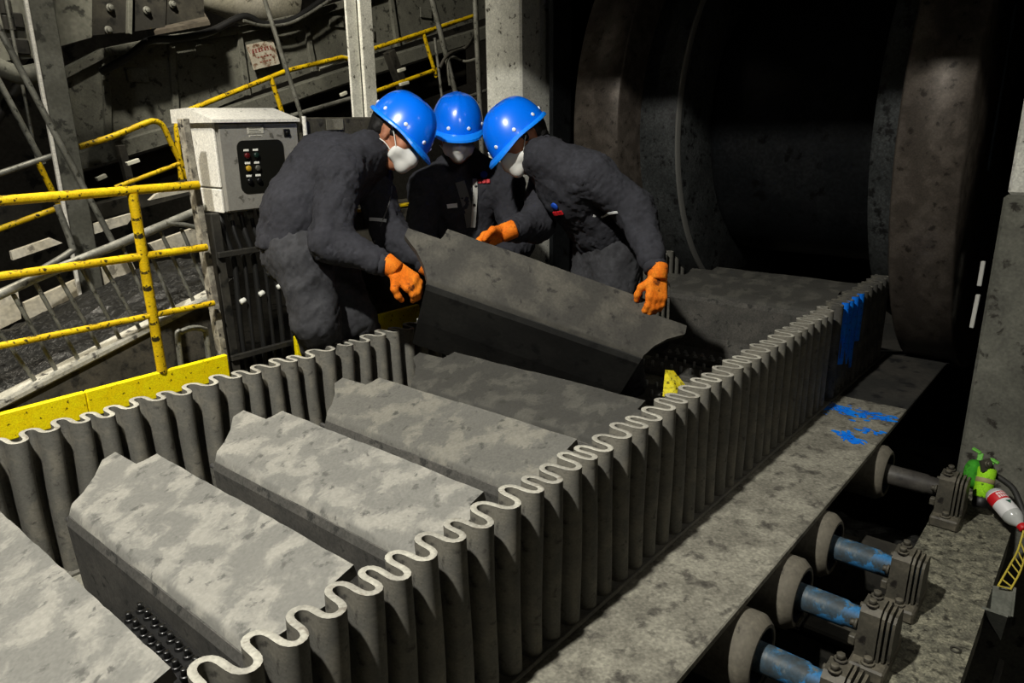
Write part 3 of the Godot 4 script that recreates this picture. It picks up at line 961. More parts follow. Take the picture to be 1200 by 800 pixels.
func heap(mb: MB, lo: Vector2, hi: Vector2, nx: int, nz: int, h: Callable, sd: int) -> void:
	var ns := grain(sd, 9.0, 4)
	var pts := []
	for i in nx + 1:
		var line := []
		for j in nz + 1:
			var x := lerpf(lo.x, hi.x, float(i) / nx)
			var z := lerpf(lo.y, hi.y, float(j) / nz)
			line.append(Vector3(x, h.call(x, z) + 0.022 * ns.get_noise_2d(x, z) + 0.012 * ns.get_noise_2d(x * 4.0, z * 4.0), z))
		pts.append(line)
	for i in nx:
		for j in nz:
			mb.quad(pts[i][j], pts[i + 1][j], pts[i + 1][j + 1], pts[i][j + 1], Vector3.UP)

# ---------- rollers ----------
func idlers() -> void:
	var rub := worn("roller_rubber", Color(0.36, 0.345, 0.31), Color(0.44, 0.42, 0.37), Color(0.24, 0.23, 0.21), {"scale": 2.0, "px": 256, "pw": 0.3})
	var inn := plain("roller_bore", Color(0.05, 0.09, 0.2), 0.5)
	var shm := worn("shaft_blue", Color(0.2, 0.44, 0.64), Color(0.24, 0.24, 0.23), Color(0.38, 0.4, 0.4), {"scale": 3.0, "px": 256, "pf": 0.012, "pt": 0.44, "pw": 0.08, "dt": 0.36, "rough": 0.5})
	var shg := worn("shaft_grey", Color(0.22, 0.21, 0.2), Color(0.3, 0.29, 0.27), Color(0.12, 0.12, 0.12), {"scale": 3.0, "px": 256, "rough": 0.5})
	var blk := worn("block_steel", Color(0.26, 0.25, 0.22), Color(0.4, 0.38, 0.33), Color(0.12, 0.11, 0.1), {"scale": 3.0, "px": 256, "pt": 0.55, "pw": 0.2, "rough": 0.55})
	var rows := [
		[3.17, -0.612, "farthest roller under the belt edge, with an unpainted dark shaft", "bearing block of the farthest roller, beside the green tool"],
		[2.46, -0.607, "second roller from the far end, with a blue patch at the root of its shaft", "bearing block holding the second roller from the far end"],
		[2.11, -0.597, "third roller from the far end, with a bright blue worn shaft", "bearing block with stacked shims holding the bright blue shaft"],
		[1.765, -0.588, "nearest roller cut off by the bottom of the picture", "bearing block at the bottom edge of the picture"]]
	var ry := -0.145
	for i in 4:
		var x: float = rows[i][0]
		var z1: float = rows[i][1]
		var o := thing("idler_roller", rows[i][2], "roller", Vector3(x, ry, z1), "rollers under the belt edge")
		var t := Transform3D(Basis(Vector3(1, 0, 0), Vector3(0, 0, 1), Vector3(0, -1, 0)), Vector3(x, ry, 0))
		var mb := MB.new()
		lathe(mb, t, [Vector2(0.06, -1.35), Vector2(0.115, -1.35), Vector2(0.115, z1 - 0.03), Vector2(0.114, z1 - 0.024), Vector2(0.098, z1 - 0.003), Vector2(0.094, z1), Vector2(0.084, z1), Vector2(0.082, z1 - 0.004)], 40, 0.85)
		part("shell", mb, rub, o)
		mb = MB.new()
		lathe(mb, t, [Vector2(0.082, z1 - 0.004), Vector2(0.078, z1 - 0.075), Vector2(0.02, z1 - 0.08)], 40)
		part("bore", mb, inn, o)
		mb = MB.new()
		lathe(mb, t, [Vector2(0.0, z1 - 0.08), Vector2(0.043, z1 - 0.08), Vector2(0.041, -0.47), Vector2(0.036, -0.46), Vector2(0.036, -0.33), Vector2(0, -0.33)], 28)
		part("shaft", mb, shg if i == 0 else shm, o)
		var b := thing("bearing_block", rows[i][3], "bearing block", Vector3(x, -0.27, -0.38), "bearing blocks on the ledge")
		mb = MB.new()
		abox(mb, Vector3(x - 0.105, -0.268, -0.425), Vector3(x + 0.105, -0.225, -0.325), 0.006)
		part("base", mb, blk, b)
		mb = MB.new()
		var prof := PackedVector2Array([Vector2(-0.062, -0.225), Vector2(0.062, -0.225), Vector2(0.058, -0.15), Vector2(0.05, -0.085), Vector2(0.03, -0.07), Vector2(-0.03, -0.07), Vector2(-0.05, -0.085), Vector2(-0.058, -0.15)])
		extrude(mb, Transform3D(Basis(), Vector3(x, 0, -0.42)), prof, 0.055)
		part("housing", mb, blk, b)
		for s in 3:
			mb = MB.new()
			var sc := 1.0 - s * 0.06
			var pr := PackedVector2Array()
			for q in prof:
				pr.append(Vector2(q.x * sc * 1.04, (q.y + 0.15) * sc - 0.15))
			extrude(mb, Transform3D(Basis(), Vector3(x, 0, -0.36 + s * 0.014)), pr, 0.008)
			part("shim", mb, blk, b)
		for s in [-1.0, 1.0]:
			mb = MB.new()
			hexbolt(mb, Vector3(x + s * 0.082, -0.225, -0.375), Vector3.UP, 0.013, 0.022)
			part("bolt", mb, blk, b)
			mb = MB.new()
			hexbolt(mb, Vector3(x + s * 0.025, -0.07, -0.395), Vector3.UP, 0.012, 0.022)
			part("bolt", mb, blk, b)
			mb = MB.new()
			hexbolt(mb, Vector3(x + s * 0.05, -0.13, -0.422), Vector3(0, 0, -1), 0.011, 0.02)
			part("bolt", mb, blk, b)
			mb = MB.new()
			abox(mb, Vector3(x + s * 0.05 - 0.012, -0.2, -0.44), Vector3(x + s * 0.05 + 0.012, -0.17, -0.42), 0.003)
			part("clamp_lug", mb, blk, b)
	var mb := MB.new()
	var nb: Vector3 = Vector3(2.463, -0.262, -0.347)
	hexbolt(mb, nb, Vector3(0.3, 0.9, 0.1).normalized(), 0.011, 0.02)
	tag(part("loose_nut", mb, blk), "loose nut lying on the ledge beside the third bearing block", "nut")

# ---------- green tool and bottle ----------
func tools() -> void:
	var green := worn("tool_green", Color(0.2, 0.55, 0.12), Color(0.26, 0.62, 0.16), Color(0.1, 0.25, 0.06), {"scale": 6.0, "px": 256})
	var lime := worn("tool_lime", Color(0.55, 0.82, 0.1), Color(0.62, 0.88, 0.16), Color(0.25, 0.4, 0.05), {"scale": 6.0, "px": 256, "dt": 0.3})
	var blackr := plain("tool_black", Color(0.05, 0.05, 0.05), 0.5)
	var steel := plain("tool_steel", Color(0.4, 0.39, 0.34), 0.4, 0.6)
	var c: Vector3 = Vector3(3.372, -0.135, -0.317)
	var o := thing("power_tool", "green power tool with a round head and lime cylinder leaning on the column base", "tool", Vector3(c.x, -0.27, c.z))
	var ax: Vector3 = Vector3(-0.335, 0.341, 0.871).normalized()
	var mb := MB.new()
	cyl(mb, c - ax * 0.03, c + ax * 0.02, 0.062, 32, 0.008)
	cyl(mb, c + ax * 0.018, c + ax * 0.032, 0.05, 32, 0.004)
	part("head", mb, green, o)
	var d: Vector3 = Vector3(-0.456, -0.878, 0.026).normalized()
	var s: Vector3 = Vector3(3.348, -0.085, -0.288)
	mb = MB.new()
	cyl(mb, s, s + d * 0.125, 0.034, 28, 0.006)
	part("body", mb, lime, o)
	mb = MB.new()
	cyl(mb, s + d * 0.045, s + d * 0.065, 0.0348, 28, 0.001)
	part("label_band", mb, plain("band", Color(0.6, 0.56, 0.4), 0.6), o)
	mb = MB.new()
	cyl(mb, s + d * 0.12, s + d * 0.165, 0.031, 28, 0.006)
	part("end_cap", mb, blackr, o)
	mb = MB.new()
	plate(mb, Vector3(3.303, -0.045, -0.311), Vector3(3.330, -0.035, -0.283), Vector3(3.333, -0.078, -0.260), Vector3(3.298, -0.088, -0.298), 0.012)
	hexbolt(mb, Vector3(3.318, -0.058, -0.287), Vector3(-0.561, 0.474, 0.735).normalized(), 0.011, 0.014)
	part("mount_plate", mb, steel, o)
	mb = MB.new()
	bar(mb, Vector3(3.381, -0.029, -0.355), Vector3(3.377, -0.041, -0.322), 0.02, 0.008)
	bar(mb, Vector3(3.377, -0.041, -0.322), Vector3(3.365, -0.071, -0.322), 0.02, 0.008)
	bar(mb, Vector3(3.376, -0.056, -0.284), Vector3(3.370, -0.065, -0.255), 0.02, 0.008)
	bar(mb, Vector3(3.381, -0.053, -0.279), Vector3(3.366, -0.090, -0.281), 0.02, 0.008)
	part("clamp", mb, plain("tool_light_green", Color(0.4, 0.72, 0.25), 0.5), o)
	mb = MB.new()
	tube(mb, smooth([Vector3(3.379, -0.121, -0.266), Vector3(3.364, -0.128, -0.233), Vector3(3.337, -0.142, -0.192), Vector3(3.298, -0.175, -0.160), Vector3(3.253, -0.226, -0.124)], 6), 0.012, 12)
	tag(part("rubber_hose", mb, plain("hose", Color(0.13, 0.13, 0.12), 0.6)), "black hose running from the green tool behind the bottle", "hose")
	# white bottle with a red label
	var a: Vector3 = Vector3(3.226, -0.133, -0.248)
	var b: Vector3 = Vector3(3.124, -0.191, -0.132)
	var y := (b - a).normalized()
	var side: Vector3 = Vector3(0.364, 0.651, 0.619)
	var x := (side - y * side.dot(y)).normalized()
	var t := Transform3D(Basis(x, y, x.cross(y)), a)
	var L := a.distance_to(b)
	var bo := thing("bottle", "clear bottle with a white and red label lying against the ledge", "bottle", Vector3(a.x, -0.27, a.z))
	mb = MB.new()
	lathe(mb, t, [Vector2(0, 0.004), Vector2(0.026, 0.0), Vector2(0.034, 0.01), Vector2(0.035, 0.03), Vector2(0.035, L * 0.74), Vector2(0.03, L * 0.84), Vector2(0.016, L * 0.96), Vector2(0.013, L)], 32)
	part("body", mb, plain("bottle_clear", Color(0.7, 0.71, 0.7), 0.2), bo)
	mb = MB.new()
	lathe(mb, t, [Vector2(0.0355, 0.018), Vector2(0.0357, 0.02), Vector2(0.0357, L * 0.66), Vector2(0.0355, L * 0.662)], 32)
	part("white_label", mb, plain("label_white", Color(0.86, 0.86, 0.86), 0.5), bo)
	mb = MB.new()
	lathe(mb, t, [Vector2(0.0358, L * 0.13), Vector2(0.036, L * 0.135), Vector2(0.036, L * 0.34), Vector2(0.0358, L * 0.345)], 32)
	part("red_band", mb, plain("label_red", Color(0.78, 0.08, 0.12), 0.5), bo)
	mb = MB.new()
	var q: Vector3 = t.basis * Vector3(0, 1, 0)
	var vw: Vector3 = Vector3(-0.446, 0.720, 0.514)
	var nn := (vw - q * vw.dot(q)).normalized()
	var ss := q.cross(nn)
	for k in 2:        # unreadable white print on the red band: two rows of short strokes
		for j in 5:
			var p0 := a + q * (L * (0.19 + 0.08 * k)) + nn.rotated(q, -0.5 + j * 0.25) * 0.0362
			var m0 := nn.rotated(q, -0.5 + j * 0.25)
			var s0 := q.cross(m0)
			mb.quad(p0 - s0 * 0.0036 - q * 0.0055, p0 + s0 * 0.0036 - q * 0.0055, p0 + s0 * 0.0036 + q * 0.0055, p0 - s0 * 0.0036 + q * 0.0055, m0)
	part("label_print", mb, plain("print_white", Color(0.9, 0.8, 0.8), 0.6), bo)
	mb = MB.new()
	var p1 := a + q * (L * 0.45) + nn * 0.0362
	mb.face(p1 - ss * 0.011 + q * -0.006, p1 + ss * 0.011 + q * -0.006, p1 + q * 0.012, nn)
	part("green_mark", mb, plain("mark_green", Color(0.05, 0.3, 0.22), 0.6), bo)
	mb = MB.new()
	cyl(mb, b - y * 0.004, b + y * 0.02, 0.017, 20, 0.003)
	part("red_cap", mb, plain("cap_red", Color(0.75, 0.05, 0.08), 0.5), bo)

# ---------- railing, kick plates ----------
func railing() -> void:
	var yel := worn("rail_yellow", Color(0.78, 0.64, 0.04), Color(0.86, 0.74, 0.06), Color(0.14, 0.12, 0.07), {"scale": 5.0, "px": 256, "dt": 0.38, "dw": 0.05, "rough": 0.5})
	var kick := worn("kick_yellow", Color(0.97, 0.86, 0.0), Color(0.98, 0.9, 0.03), Color(0.2, 0.16, 0.03), {"scale": 2.6, "dt": 0.24, "dw": 0.04, "pf": 0.01, "rough": 0.55})
	var z := -2.85
	var o := thing("yellow_railing", "yellow tube railing with three rails and one upright in front of the steel cabinet", "railing", Vector3(1.24, 0.37, z))
	var ys := [1.068, 0.832, 0.602]
	for k in 3:
		var mb := MB.new()
		tube(mb, [Vector3(-0.6, ys[k], z), Vector3(1.49, ys[k] + (0.006 if k == 0 else -0.004), z)], [0.017, 0.016, 0.012][k] if k != 1 else 0.015, 14)
		part("rail", mb, yel, o)
	var mb := MB.new()
	tube(mb, [Vector3(1.24, 0.365, z), Vector3(1.234, 1.062, z)], 0.019, 14)
	part("upright", mb, yel, o)
	for k in [[-0.6, 0.95], [0.952, 1.515], [1.85, 2.62]]:
		mb = MB.new()
		abox(mb, Vector3(k[0], 0.27, z - 0.012), Vector3(k[1], 0.372, z + 0.012), 0.004)
		var lab: String = ["bright yellow kick plate on the left under the railing", "yellow kick plate with black chips ending at the conduit rack", "short yellow kick plate between the legs of the left worker and the lifted cleat"][[-0.6, 0.952, 1.85].find(k[0])]
		tag(part("kick_plate", mb, kick, self), lab, "kick plate", "yellow kick plates along the belt")
	mb = MB.new()
	var hp: Vector3 = Vector3(1.352, 0.341, -2.930)
	var he: Vector3 = Vector3(1.474, 0.358, -2.930)
	tube(mb, smooth([hp - Vector3(0, 0.15, 0), Vector3(1.359, 0.464, -2.930), Vector3(1.377, 0.486, -2.930), Vector3(1.425, 0.493, -2.930), Vector3(1.472, 0.476, -2.930), Vector3(1.480, 0.451, -2.930), he - Vector3(0, 0.1, 0)], 6), 0.012, 12)
	tag(part("bent_pipe", mb, worn("galvanised", Color(0.42, 0.42, 0.39), Color(0.55, 0.55, 0.52), Color(0.22, 0.22, 0.2), {"scale": 4.0, "px": 256, "metal": 0.4, "rough": 0.5})), "bent grey pipe hoop standing behind the yellow kick plate", "pipe")
	var soil := worn("stained_wall", Color(0.24, 0.23, 0.2), Color(0.32, 0.3, 0.26), Color(0.12, 0.115, 0.1), {"scale": 1.5, "pt": 0.52, "pw": 0.3, "dt": 0.42, "dw": 0.2})
	# low stained wall behind the kick plate; its top climbs with the pale ledge
	mb = MB.new()
	var pl := PackedVector2Array([Vector2(-1.0, -1.0), Vector2(1.62, -1.0), Vector2(1.62, 0.585), Vector2(0.738, 0.335), Vector2(-1.0, -0.16)])
	extrude(mb, Transform3D(Basis(), Vector3(0, 0, -3.1)), pl, 0.06)
	struct("wall_low", mb, soil, "low dark stained wall behind the yellow kick plate", "wall")
	var st := thing("stair_rail", "grey inclined pipe rail with leaning steel balusters on a pale ledge", "railing", Vector3(1.125, 0.480, -3.070))
	mb = MB.new()
	bar(mb, Vector3(-1.0, -0.15, -3.07), Vector3(1.611, 0.589, -3.070), 0.09, 0.03, 0.008)
	part("ledge", mb, worn("ledge_pale", Color(0.62, 0.61, 0.56), Color(0.72, 0.71, 0.66), Color(0.3, 0.29, 0.27), {"scale": 3.0, "px": 256, "dt": 0.36}), st)
	mb = MB.new()
	tube(mb, [Vector3(0.648, 0.682, -3.050), Vector3(0.926, 0.772, -3.050), Vector3(1.243, 0.858, -3.050), Vector3(1.613, 0.963, -3.050)], 0.018, 14)
	part("pipe_rail", mb, mats["galvanised"], st)
	for b in [[Vector3(0.748, 0.691, -3.060), Vector3(0.864, 0.388, -3.060)], [Vector3(0.851, 0.724, -3.060), Vector3(0.940, 0.407, -3.060)], [Vector3(0.928, 0.751, -3.060), Vector3(1.021, 0.434, -3.060)], [Vector3(1.004, 0.777, -3.060), Vector3(1.102, 0.466, -3.060)], [Vector3(1.090, 0.789, -3.060), Vector3(1.186, 0.478, -3.060)], [Vector3(1.162, 0.808, -3.060), Vector3(1.268, 0.503, -3.060)], [Vector3(1.252, 0.850, -3.060), Vector3(1.334, 0.521, -3.060)], [Vector3(1.357, 0.808, -3.060), Vector3(1.423, 0.551, -3.060)], [Vector3(1.411, 0.888, -3.060), Vector3(1.509, 0.575, -3.060)], [Vector3(1.501, 0.885, -3.060), Vector3(1.582, 0.592, -3.060)]]:
		mb = MB.new()
		tube(mb, [b[0], b[1]], 0.008, 8)
		part("baluster", mb, mats["galvanised"], st)
	mb = MB.new()
	tube(mb, [Vector3(1.428, 0.919, -3.040), Vector3(1.505, 0.903, -3.040), Vector3(1.580, 0.877, -3.040)], 0.01, 8)
	part("stub_pipe", mb, mats["galvanised"], st)
	# concrete block behind the workers
	var blk := thing("concrete_block", "dark brown stained block with a yellow top edge between the left and middle workers", "block", Vector3(2.6, -0.2, -3.2))
	mb = MB.new()
	abox(mb, Vector3(2.15, -1.2, -3.35), Vector3(3.3, 0.865, -3.02), 0.01)
	part("body", mb, soil, blk)
	mb = MB.new()
	abox(mb, Vector3(2.15, 0.865, -3.06), Vector3(3.3, 0.88, -3.015), 0.003)
	part("yellow_edge", mb, yel, blk)

# ---------- steel cabinet and conduits ----------
func panel_box() -> void:
	var inox := worn("stainless", Color(0.62, 0.61, 0.58), Color(0.68, 0.67, 0.63), Color(0.42, 0.41, 0.38), {"scale": 2.5, "px": 256, "pw": 0.4, "metal": 0.35, "rough": 0.4, "grain": 0.05})
	var pale := worn("cabinet_side", Color(0.9, 0.89, 0.85), Color(0.93, 0.92, 0.88), Color(0.7, 0.69, 0.65), {"scale": 3.0, "px": 256, "dt": 0.2, "metal": 0.1, "rough": 0.5})
	var yf := -2.9
	var x0 := 1.622
	var x1 := 2.0
	var yt := 1.308
	var yb := 0.948
	var o := thing("control_cabinet", "stainless steel control cabinet with a dark button window under a sloped hood", "control cabinet", Vector3(1.8, yb, -3.05))
	var mb := MB.new()
	abox(mb, Vector3(x0, yb, -3.17), Vector3(x1, yt, yf), 0.006)
	part("body", mb, inox, o)
	mb = MB.new()
	abox(mb, Vector3(x0 - 0.012, yb, -3.165), Vector3(x0, 1.045, yf - 0.006), 0.003)
	abox(mb, Vector3(x0 - 0.012, 1.052, -3.165), Vector3(x0, yt, yf - 0.006), 0.003)
	part("side_panel", mb, pale, o)
	mb = MB.new()
	abox(mb, Vector3(x0 + 0.004, yb + 0.006, yf), Vector3(x1 - 0.004, yt - 0.006, yf + 0.012), 0.003)
	var door := part("door", mb, inox, o)
	# hood: a sloped roof with gabled end
	mb = MB.new()
	extrude(mb, Transform3D(Basis(Vector3(0, 0, 1), Vector3(0, 1, 0), Vector3(-1, 0, 0)), Vector3(x1 - 0.0, yt, 0)), PackedVector2Array([Vector2(-3.2, 0.0), Vector2(yf + 0.03, 0.0), Vector2(yf + 0.03, 0.012), Vector2(-3.06, 0.06), Vector2(-3.2, 0.055)]), x1 - x0 + 0.03)
	part("hood", mb, pale, o)
	# window with rounded corners
	mb = MB.new()
	var rr := PackedVector2Array()
	var wx0 := 1.695
	var wx1 := 1.915
	var wy0 := 1.02
	var wy1 := 1.236
	for c in [[wx1, wy1, 0.0], [wx0, wy1, 90.0], [wx0, wy0, 180.0], [wx1, wy0, 270.0]]:
		for k in 7:
			var a := deg_to_rad(c[2] + k * 15.0)
			var cx: float = c[0] + (-0.03 if c[0] == wx1 else 0.03)
			var cy: float = c[1] + (-0.03 if c[1] == wy1 else 0.03)
			rr.append(Vector2(cx + cos(a) * 0.03, cy + sin(a) * 0.03))
	extrude(mb, Transform3D(Basis(), Vector3(0, 0, yf + 0.011)), rr, 0.004)
	part("window", mb, plain("window_dark", Color(0.09, 0.09, 0.075), 0.3), door)
	var cols := [Color(0.32, 0.04, 0.05), Color(0.05, 0.14, 0.11), Color(0.7, 0.56, 0.14), Color(0.3, 0.3, 0.27), Color(0.03, 0.03, 0.03), Color(0.03, 0.03, 0.03)]
	for k in 6:
		var c := Vector3(1.735 + (k % 2) * 0.043, 1.175 - int(k / 2) * 0.052, yf + 0.014)
		mb = MB.new()
		cyl(mb, c, c + Vector3(0, 0, 0.012), 0.012, 16, 0.003)
		part("button", mb, plain("button_%d" % k, cols[k], 0.4), door)
		mb = MB.new()
		abox(mb, c + Vector3(-0.012, 0.017, 0.0), c + Vector3(0.012, 0.026, 0.003), 0.001)
		part("button_label", mb, plain("tag_white", Color(0.9, 0.9, 0.86), 0.5), door)
	mb = MB.new()
	abox(mb, Vector3(1.752, 1.262, yf + 0.011), Vector3(1.828, 1.29, yf + 0.0135), 0.001)
	abox(mb, Vector3(1.757, 1.247, yf + 0.011), Vector3(1.82, 1.256, yf + 0.0135), 0.001)
	var stk := part("sticker", mb, plain("sticker", Color(0.72, 0.71, 0.66), 0.5), door)
	mb = MB.new()
	for k in 3:
		abox(mb, Vector3(1.76, 1.267 + k * 0.008, yf + 0.0132), Vector3(1.815 - 0.01 * (k % 2), 1.269 + k * 0.008, yf + 0.014), 0.0002)
	abox(mb, Vector3(1.762, 1.2502, yf + 0.0132), Vector3(1.815, 1.2528, yf + 0.014), 0.0002)
	part("fine_print", mb, plain("ink", Color(0.2, 0.2, 0.2), 0.6), door)
	mb = MB.new()
	abox(mb, Vector3(1.925, 1.245, yf + 0.011), Vector3(1.955, 1.278, yf + 0.016), 0.002)
	cyl(mb, Vector3(1.94, 1.262, yf + 0.014), Vector3(1.94, 1.262, yf + 0.024), 0.009, 14, 0.002)
	part("lock", mb, plain("lock_dark", Color(0.1, 0.1, 0.1), 0.4, 0.5), door)
	# second cabinet to the right
	var q := thing("junction_cabinet", "brownish steel cabinet partly hidden behind the left worker", "cabinet", Vector3(2.25, 0.95, -3.05))
	mb = MB.new()
	abox(mb, Vector3(2.003, yb, -3.17), Vector3(2.5, 1.325, yf - 0.004), 0.006)
	part("body", mb, worn("cabinet_brown", Color(0.32, 0.31, 0.27), Color(0.42, 0.4, 0.35), Color(0.2, 0.19, 0.17), {"scale": 2.5, "px": 256, "metal": 0.4, "rough": 0.5}), q)
	mb = MB.new()
	tube(mb, [Vector3(2.035, 1.33, yf + 0.012), Vector3(2.035, 1.0, yf + 0.012)], 0.01, 10)
	part("conduit", mb, pale, q)
	mb = MB.new()
	abox(mb, Vector3(2.159, 1.319, -2.900), Vector3(2.255, 1.269, -2.900) + Vector3(0, 0, 0.003), 0.001)
	part("worn_sticker", mb, worn("worn_sticker", Color(0.5, 0.49, 0.44), Color(0.36, 0.35, 0.31), Color(0.3, 0.29, 0.26), {"scale": 8.0, "px": 128}), q)
	# rack of conduits hanging below
	var dk: Material = mats["dark_steel"]
	var r := thing("conduit_rack", "dark rack of vertical conduits under the steel cabinet with a pale worn post", "rack", Vector3(1.7, -0.2, -2.95))
	mb = MB.new()
	bar(mb, Vector3(1.545, -0.2, -2.905), Vector3(1.492, 1.325, -2.905), 0.03, 0.045)
	part("worn_post", mb, worn("worn_post", Color(0.62, 0.6, 0.54), Color(0.4, 0.38, 0.34), Color(0.14, 0.13, 0.12), {"scale": 3.0, "px": 256, "pf": 0.02, "dt": 0.42}), r)
	mb = MB.new()
	bar(mb, Vector3(1.59, -0.2, -2.93), Vector3(1.575, 0.95, -2.93), 0.04, 0.05)
	bar(mb, Vector3(1.93, -0.2, -2.93), Vector3(1.93, 0.95, -2.93), 0.04, 0.04)
	part("side_channel", mb, dk, r)
	for y in [0.33, 0.78]:
		mb = MB.new()
		bar(mb, Vector3(1.56, y, -2.9), Vector3(1.96, y, -2.9), 0.02, 0.025)
		part("cross_bar", mb, dk, r)
	var rub: Material = plain("conduit_black", Color(0.1, 0.1, 0.095), 0.5)
	for k in 6:
		var x := 1.65 + k * 0.047
		mb = MB.new()
		tube(mb, smooth([Vector3(x - 0.02, 0.95, -2.97), Vector3(x - 0.02, 0.86, -2.95), Vector3(x, 0.72, -2.935), Vector3(x + 0.004 * (k - 2), 0.4, -2.935), Vector3(x, -0.2, -2.935)], 5), 0.0125 if k % 2 == 0 else 0.009, 10)
		var cd := part("conduit", mb, rub, r)
		mb = MB.new()
		cyl(mb, Vector3(x - 0.02, 0.905, -2.965), Vector3(x - 0.02, 0.95, -2.97), 0.015, 12, 0.003)
		part("gland", mb, mats["galvanised"], cd)
		if k % 2 == 0:
			mb = MB.new()
			cyl(mb, Vector3(x - 0.004, 0.56 + k * 0.008, -2.92), Vector3(x + 0.022, 0.568 + k * 0.008, -2.92), 0.012, 10, 0.003)
			part("white_tie", mb, plain("tag_white", Color(0.9, 0.9, 0.86), 0.5), cd)

# ---------- the inclined conveyor and steelwork behind ----------
func background() -> void:
	var pan := worn("gallery_grey", Color(0.36, 0.36, 0.33), Color(0.44, 0.44, 0.4), Color(0.2, 0.2, 0.18), {"scale": 0.9, "pw": 0.3, "pt": 0.5, "dt": 0.36, "rough": 0.7})
	var dk: Material = mats["dark_steel"]
	var gal: Material = mats["galvanised"]
	var yel: Material = mats["rail_yellow"]
	var col := worn("column_grey", Color(0.33, 0.33, 0.3), Color(0.4, 0.4, 0.37), Color(0.2, 0.2, 0.18), {"scale": 1.6, "px": 256, "rough": 0.6})
	var Z := -6.0
	var o := thing("inclined_conveyor", "long grey inclined conveyor housing rising to the right behind the workers", "conveyor", Vector3(3.758, 1.479, -6.000))
	# side panels with raised seams
	var top := [Vector3(2.171, 1.625, -6.000), Vector3(2.533, 1.812, -6.000), Vector3(3.046, 1.939, -6.000), Vector3(3.631, 2.043, -6.000), Vector3(4.290, 2.204, -6.000), Vector3(5.308, 2.537, -6.000), Vector3(6.733, 3.061, -6.000)]
	var bot := [Vector3(2.165, 1.079, -6.000), Vector3(2.461, 1.152, -6.000), Vector3(3.001, 1.311, -6.000), Vector3(3.651, 1.533, -6.000), Vector3(4.349, 1.750, -6.000), Vector3(5.378, 2.021, -6.000), Vector3(6.780, 2.418, -6.000)]
	for i in 6:
		var mb := MB.new()
		plate(mb, bot[i], bot[i + 1], top[i + 1], top[i], 0.03)
		part("side_panel", mb, pan, o)
		mb = MB.new()
		bar(mb, bot[i + 1] + Vector3(0, 0, 0.03), top[i + 1] + Vector3(0, 0, 0.03), 0.05, 0.07)
		part("stiffener", mb, pan, o)
		mb = MB.new()
		bar(mb, top[i] + Vector3(0, 0, 0.04), top[i + 1] + Vector3(0, 0, 0.04), 0.1, 0.06)
		part("top_flange", mb, pan, o)
	var fl := [Vector3(2.200, 1.055, -5.950), Vector3(3.053, 1.264, -5.950), Vector3(4.705, 1.730, -5.950), Vector3(6.791, 2.272, -5.950)]
	var mb := MB.new()
	for i in 3:
		bar(mb, fl[i], fl[i + 1], 0.12, 0.13, 0.01)
	part("lower_flange", mb, pan, o)
	mb = MB.new()
	for i in 3:
		plate(mb, fl[i] + Vector3(0, -0.15, -0.4), fl[i + 1] + Vector3(0, -0.15, -0.4), fl[i + 1] + Vector3(0, -0.55, -0.4), fl[i] + Vector3(0, -0.55, -0.4), 0.04)
	part("under_panel", mb, dk, o)
	# bolted patch on the housing
	for p in [Vector3(2.750, 1.665, -5.960), Vector3(3.324, 1.878, -5.960), Vector3(5.003, 2.111, -5.960), Vector3(5.786, 2.369, -5.960), Vector3(4.640, 2.194, -5.960)]:
		mb = MB.new()
		abox(mb, p - Vector3(0.08, 0.05, 0.0), p + Vector3(0.08, 0.05, 0.015), 0.005)
		part("hatch", mb, pan, o)
	# warning sign
	var sg := thing("warning_sign", "rusty white warning sign with red lettering hanging on the conveyor housing", "sign", Vector3(3.807, 1.847, -5.900))
	var c: Vector3 = Vector3(3.809, 1.861, -5.900)
	var sx := Vector3(1, 0.24, 0.05).normalized()
	var ts := T(c, sx, Vector3(-0.2, 1, 0))
	mb = MB.new()
	box(mb, ts, Vector3(0.26, 0.2, 0.008), 0.002)
	part("plate", mb, worn("sign_white", Color(0.66, 0.63, 0.57), Color(0.72, 0.7, 0.64), Color(0.36, 0.24, 0.17), {"scale": 4.0, "px": 256, "df": 0.015, "dt": 0.44, "dw": 0.2}), sg)
	var red := plain("sign_red", Color(0.5, 0.08, 0.07), 0.6)
	var rs := RandomNumberGenerator.new()
	rs.seed = 17
	mb = MB.new()
	for j in 7:        # unreadable characters: each a cell of short strokes
		var cx := -0.084 + j * 0.028
		for k in 3:
			box(mb, ts * Transform3D(Basis(Vector3(0, 0, 1), rs.randf_range(-0.2, 0.2)), Vector3(cx, 0.03 + k * 0.012, 0.005)), Vector3(rs.randf_range(0.014, 0.022), 0.0045, 0.002), 0.0004)
		for k in 2:
			box(mb, ts * Transform3D(Basis(Vector3(0, 0, 1), rs.randf_range(-0.5, 0.5)), Vector3(cx + rs.randf_range(-0.006, 0.006), 0.042, 0.005)), Vector3(0.0045, rs.randf_range(0.02, 0.034), 0.002), 0.0004)
	part("lettering", mb, red, sg)
	mb = MB.new()
	for k in 2:
		for j in 5 - k:
			box(mb, ts * Transform3D(Basis(), Vector3(-0.055 + j * 0.03 + 0.01 * k, -0.012 - k * 0.04, 0.005)), Vector3(0.02, 0.013, 0.002), 0.0005)
	part("faded_print", mb, worn("faded_red", Color(0.45, 0.22, 0.18), Color(0.55, 0.4, 0.34), Color(0.4, 0.25, 0.2), {"scale": 8.0, "px": 128}), sg)
	# duct and loose panels at the top left
	var d := thing("white_duct", "pale round duct end at the top of the picture left of the sign", "duct", Vector3(4.024, 2.342, -6.600))
	mb = MB.new()
	cyl(mb, Vector3(3.658, 2.610, -6.600), Vector3(4.585, 2.383, -6.700), 0.3, 40, 0.02)
	part("barrel", mb, worn("duct_white", Color(0.78, 0.76, 0.68), Color(0.84, 0.82, 0.76), Color(0.4, 0.38, 0.33), {"scale": 1.4, "px": 256, "dt": 0.3}), d)
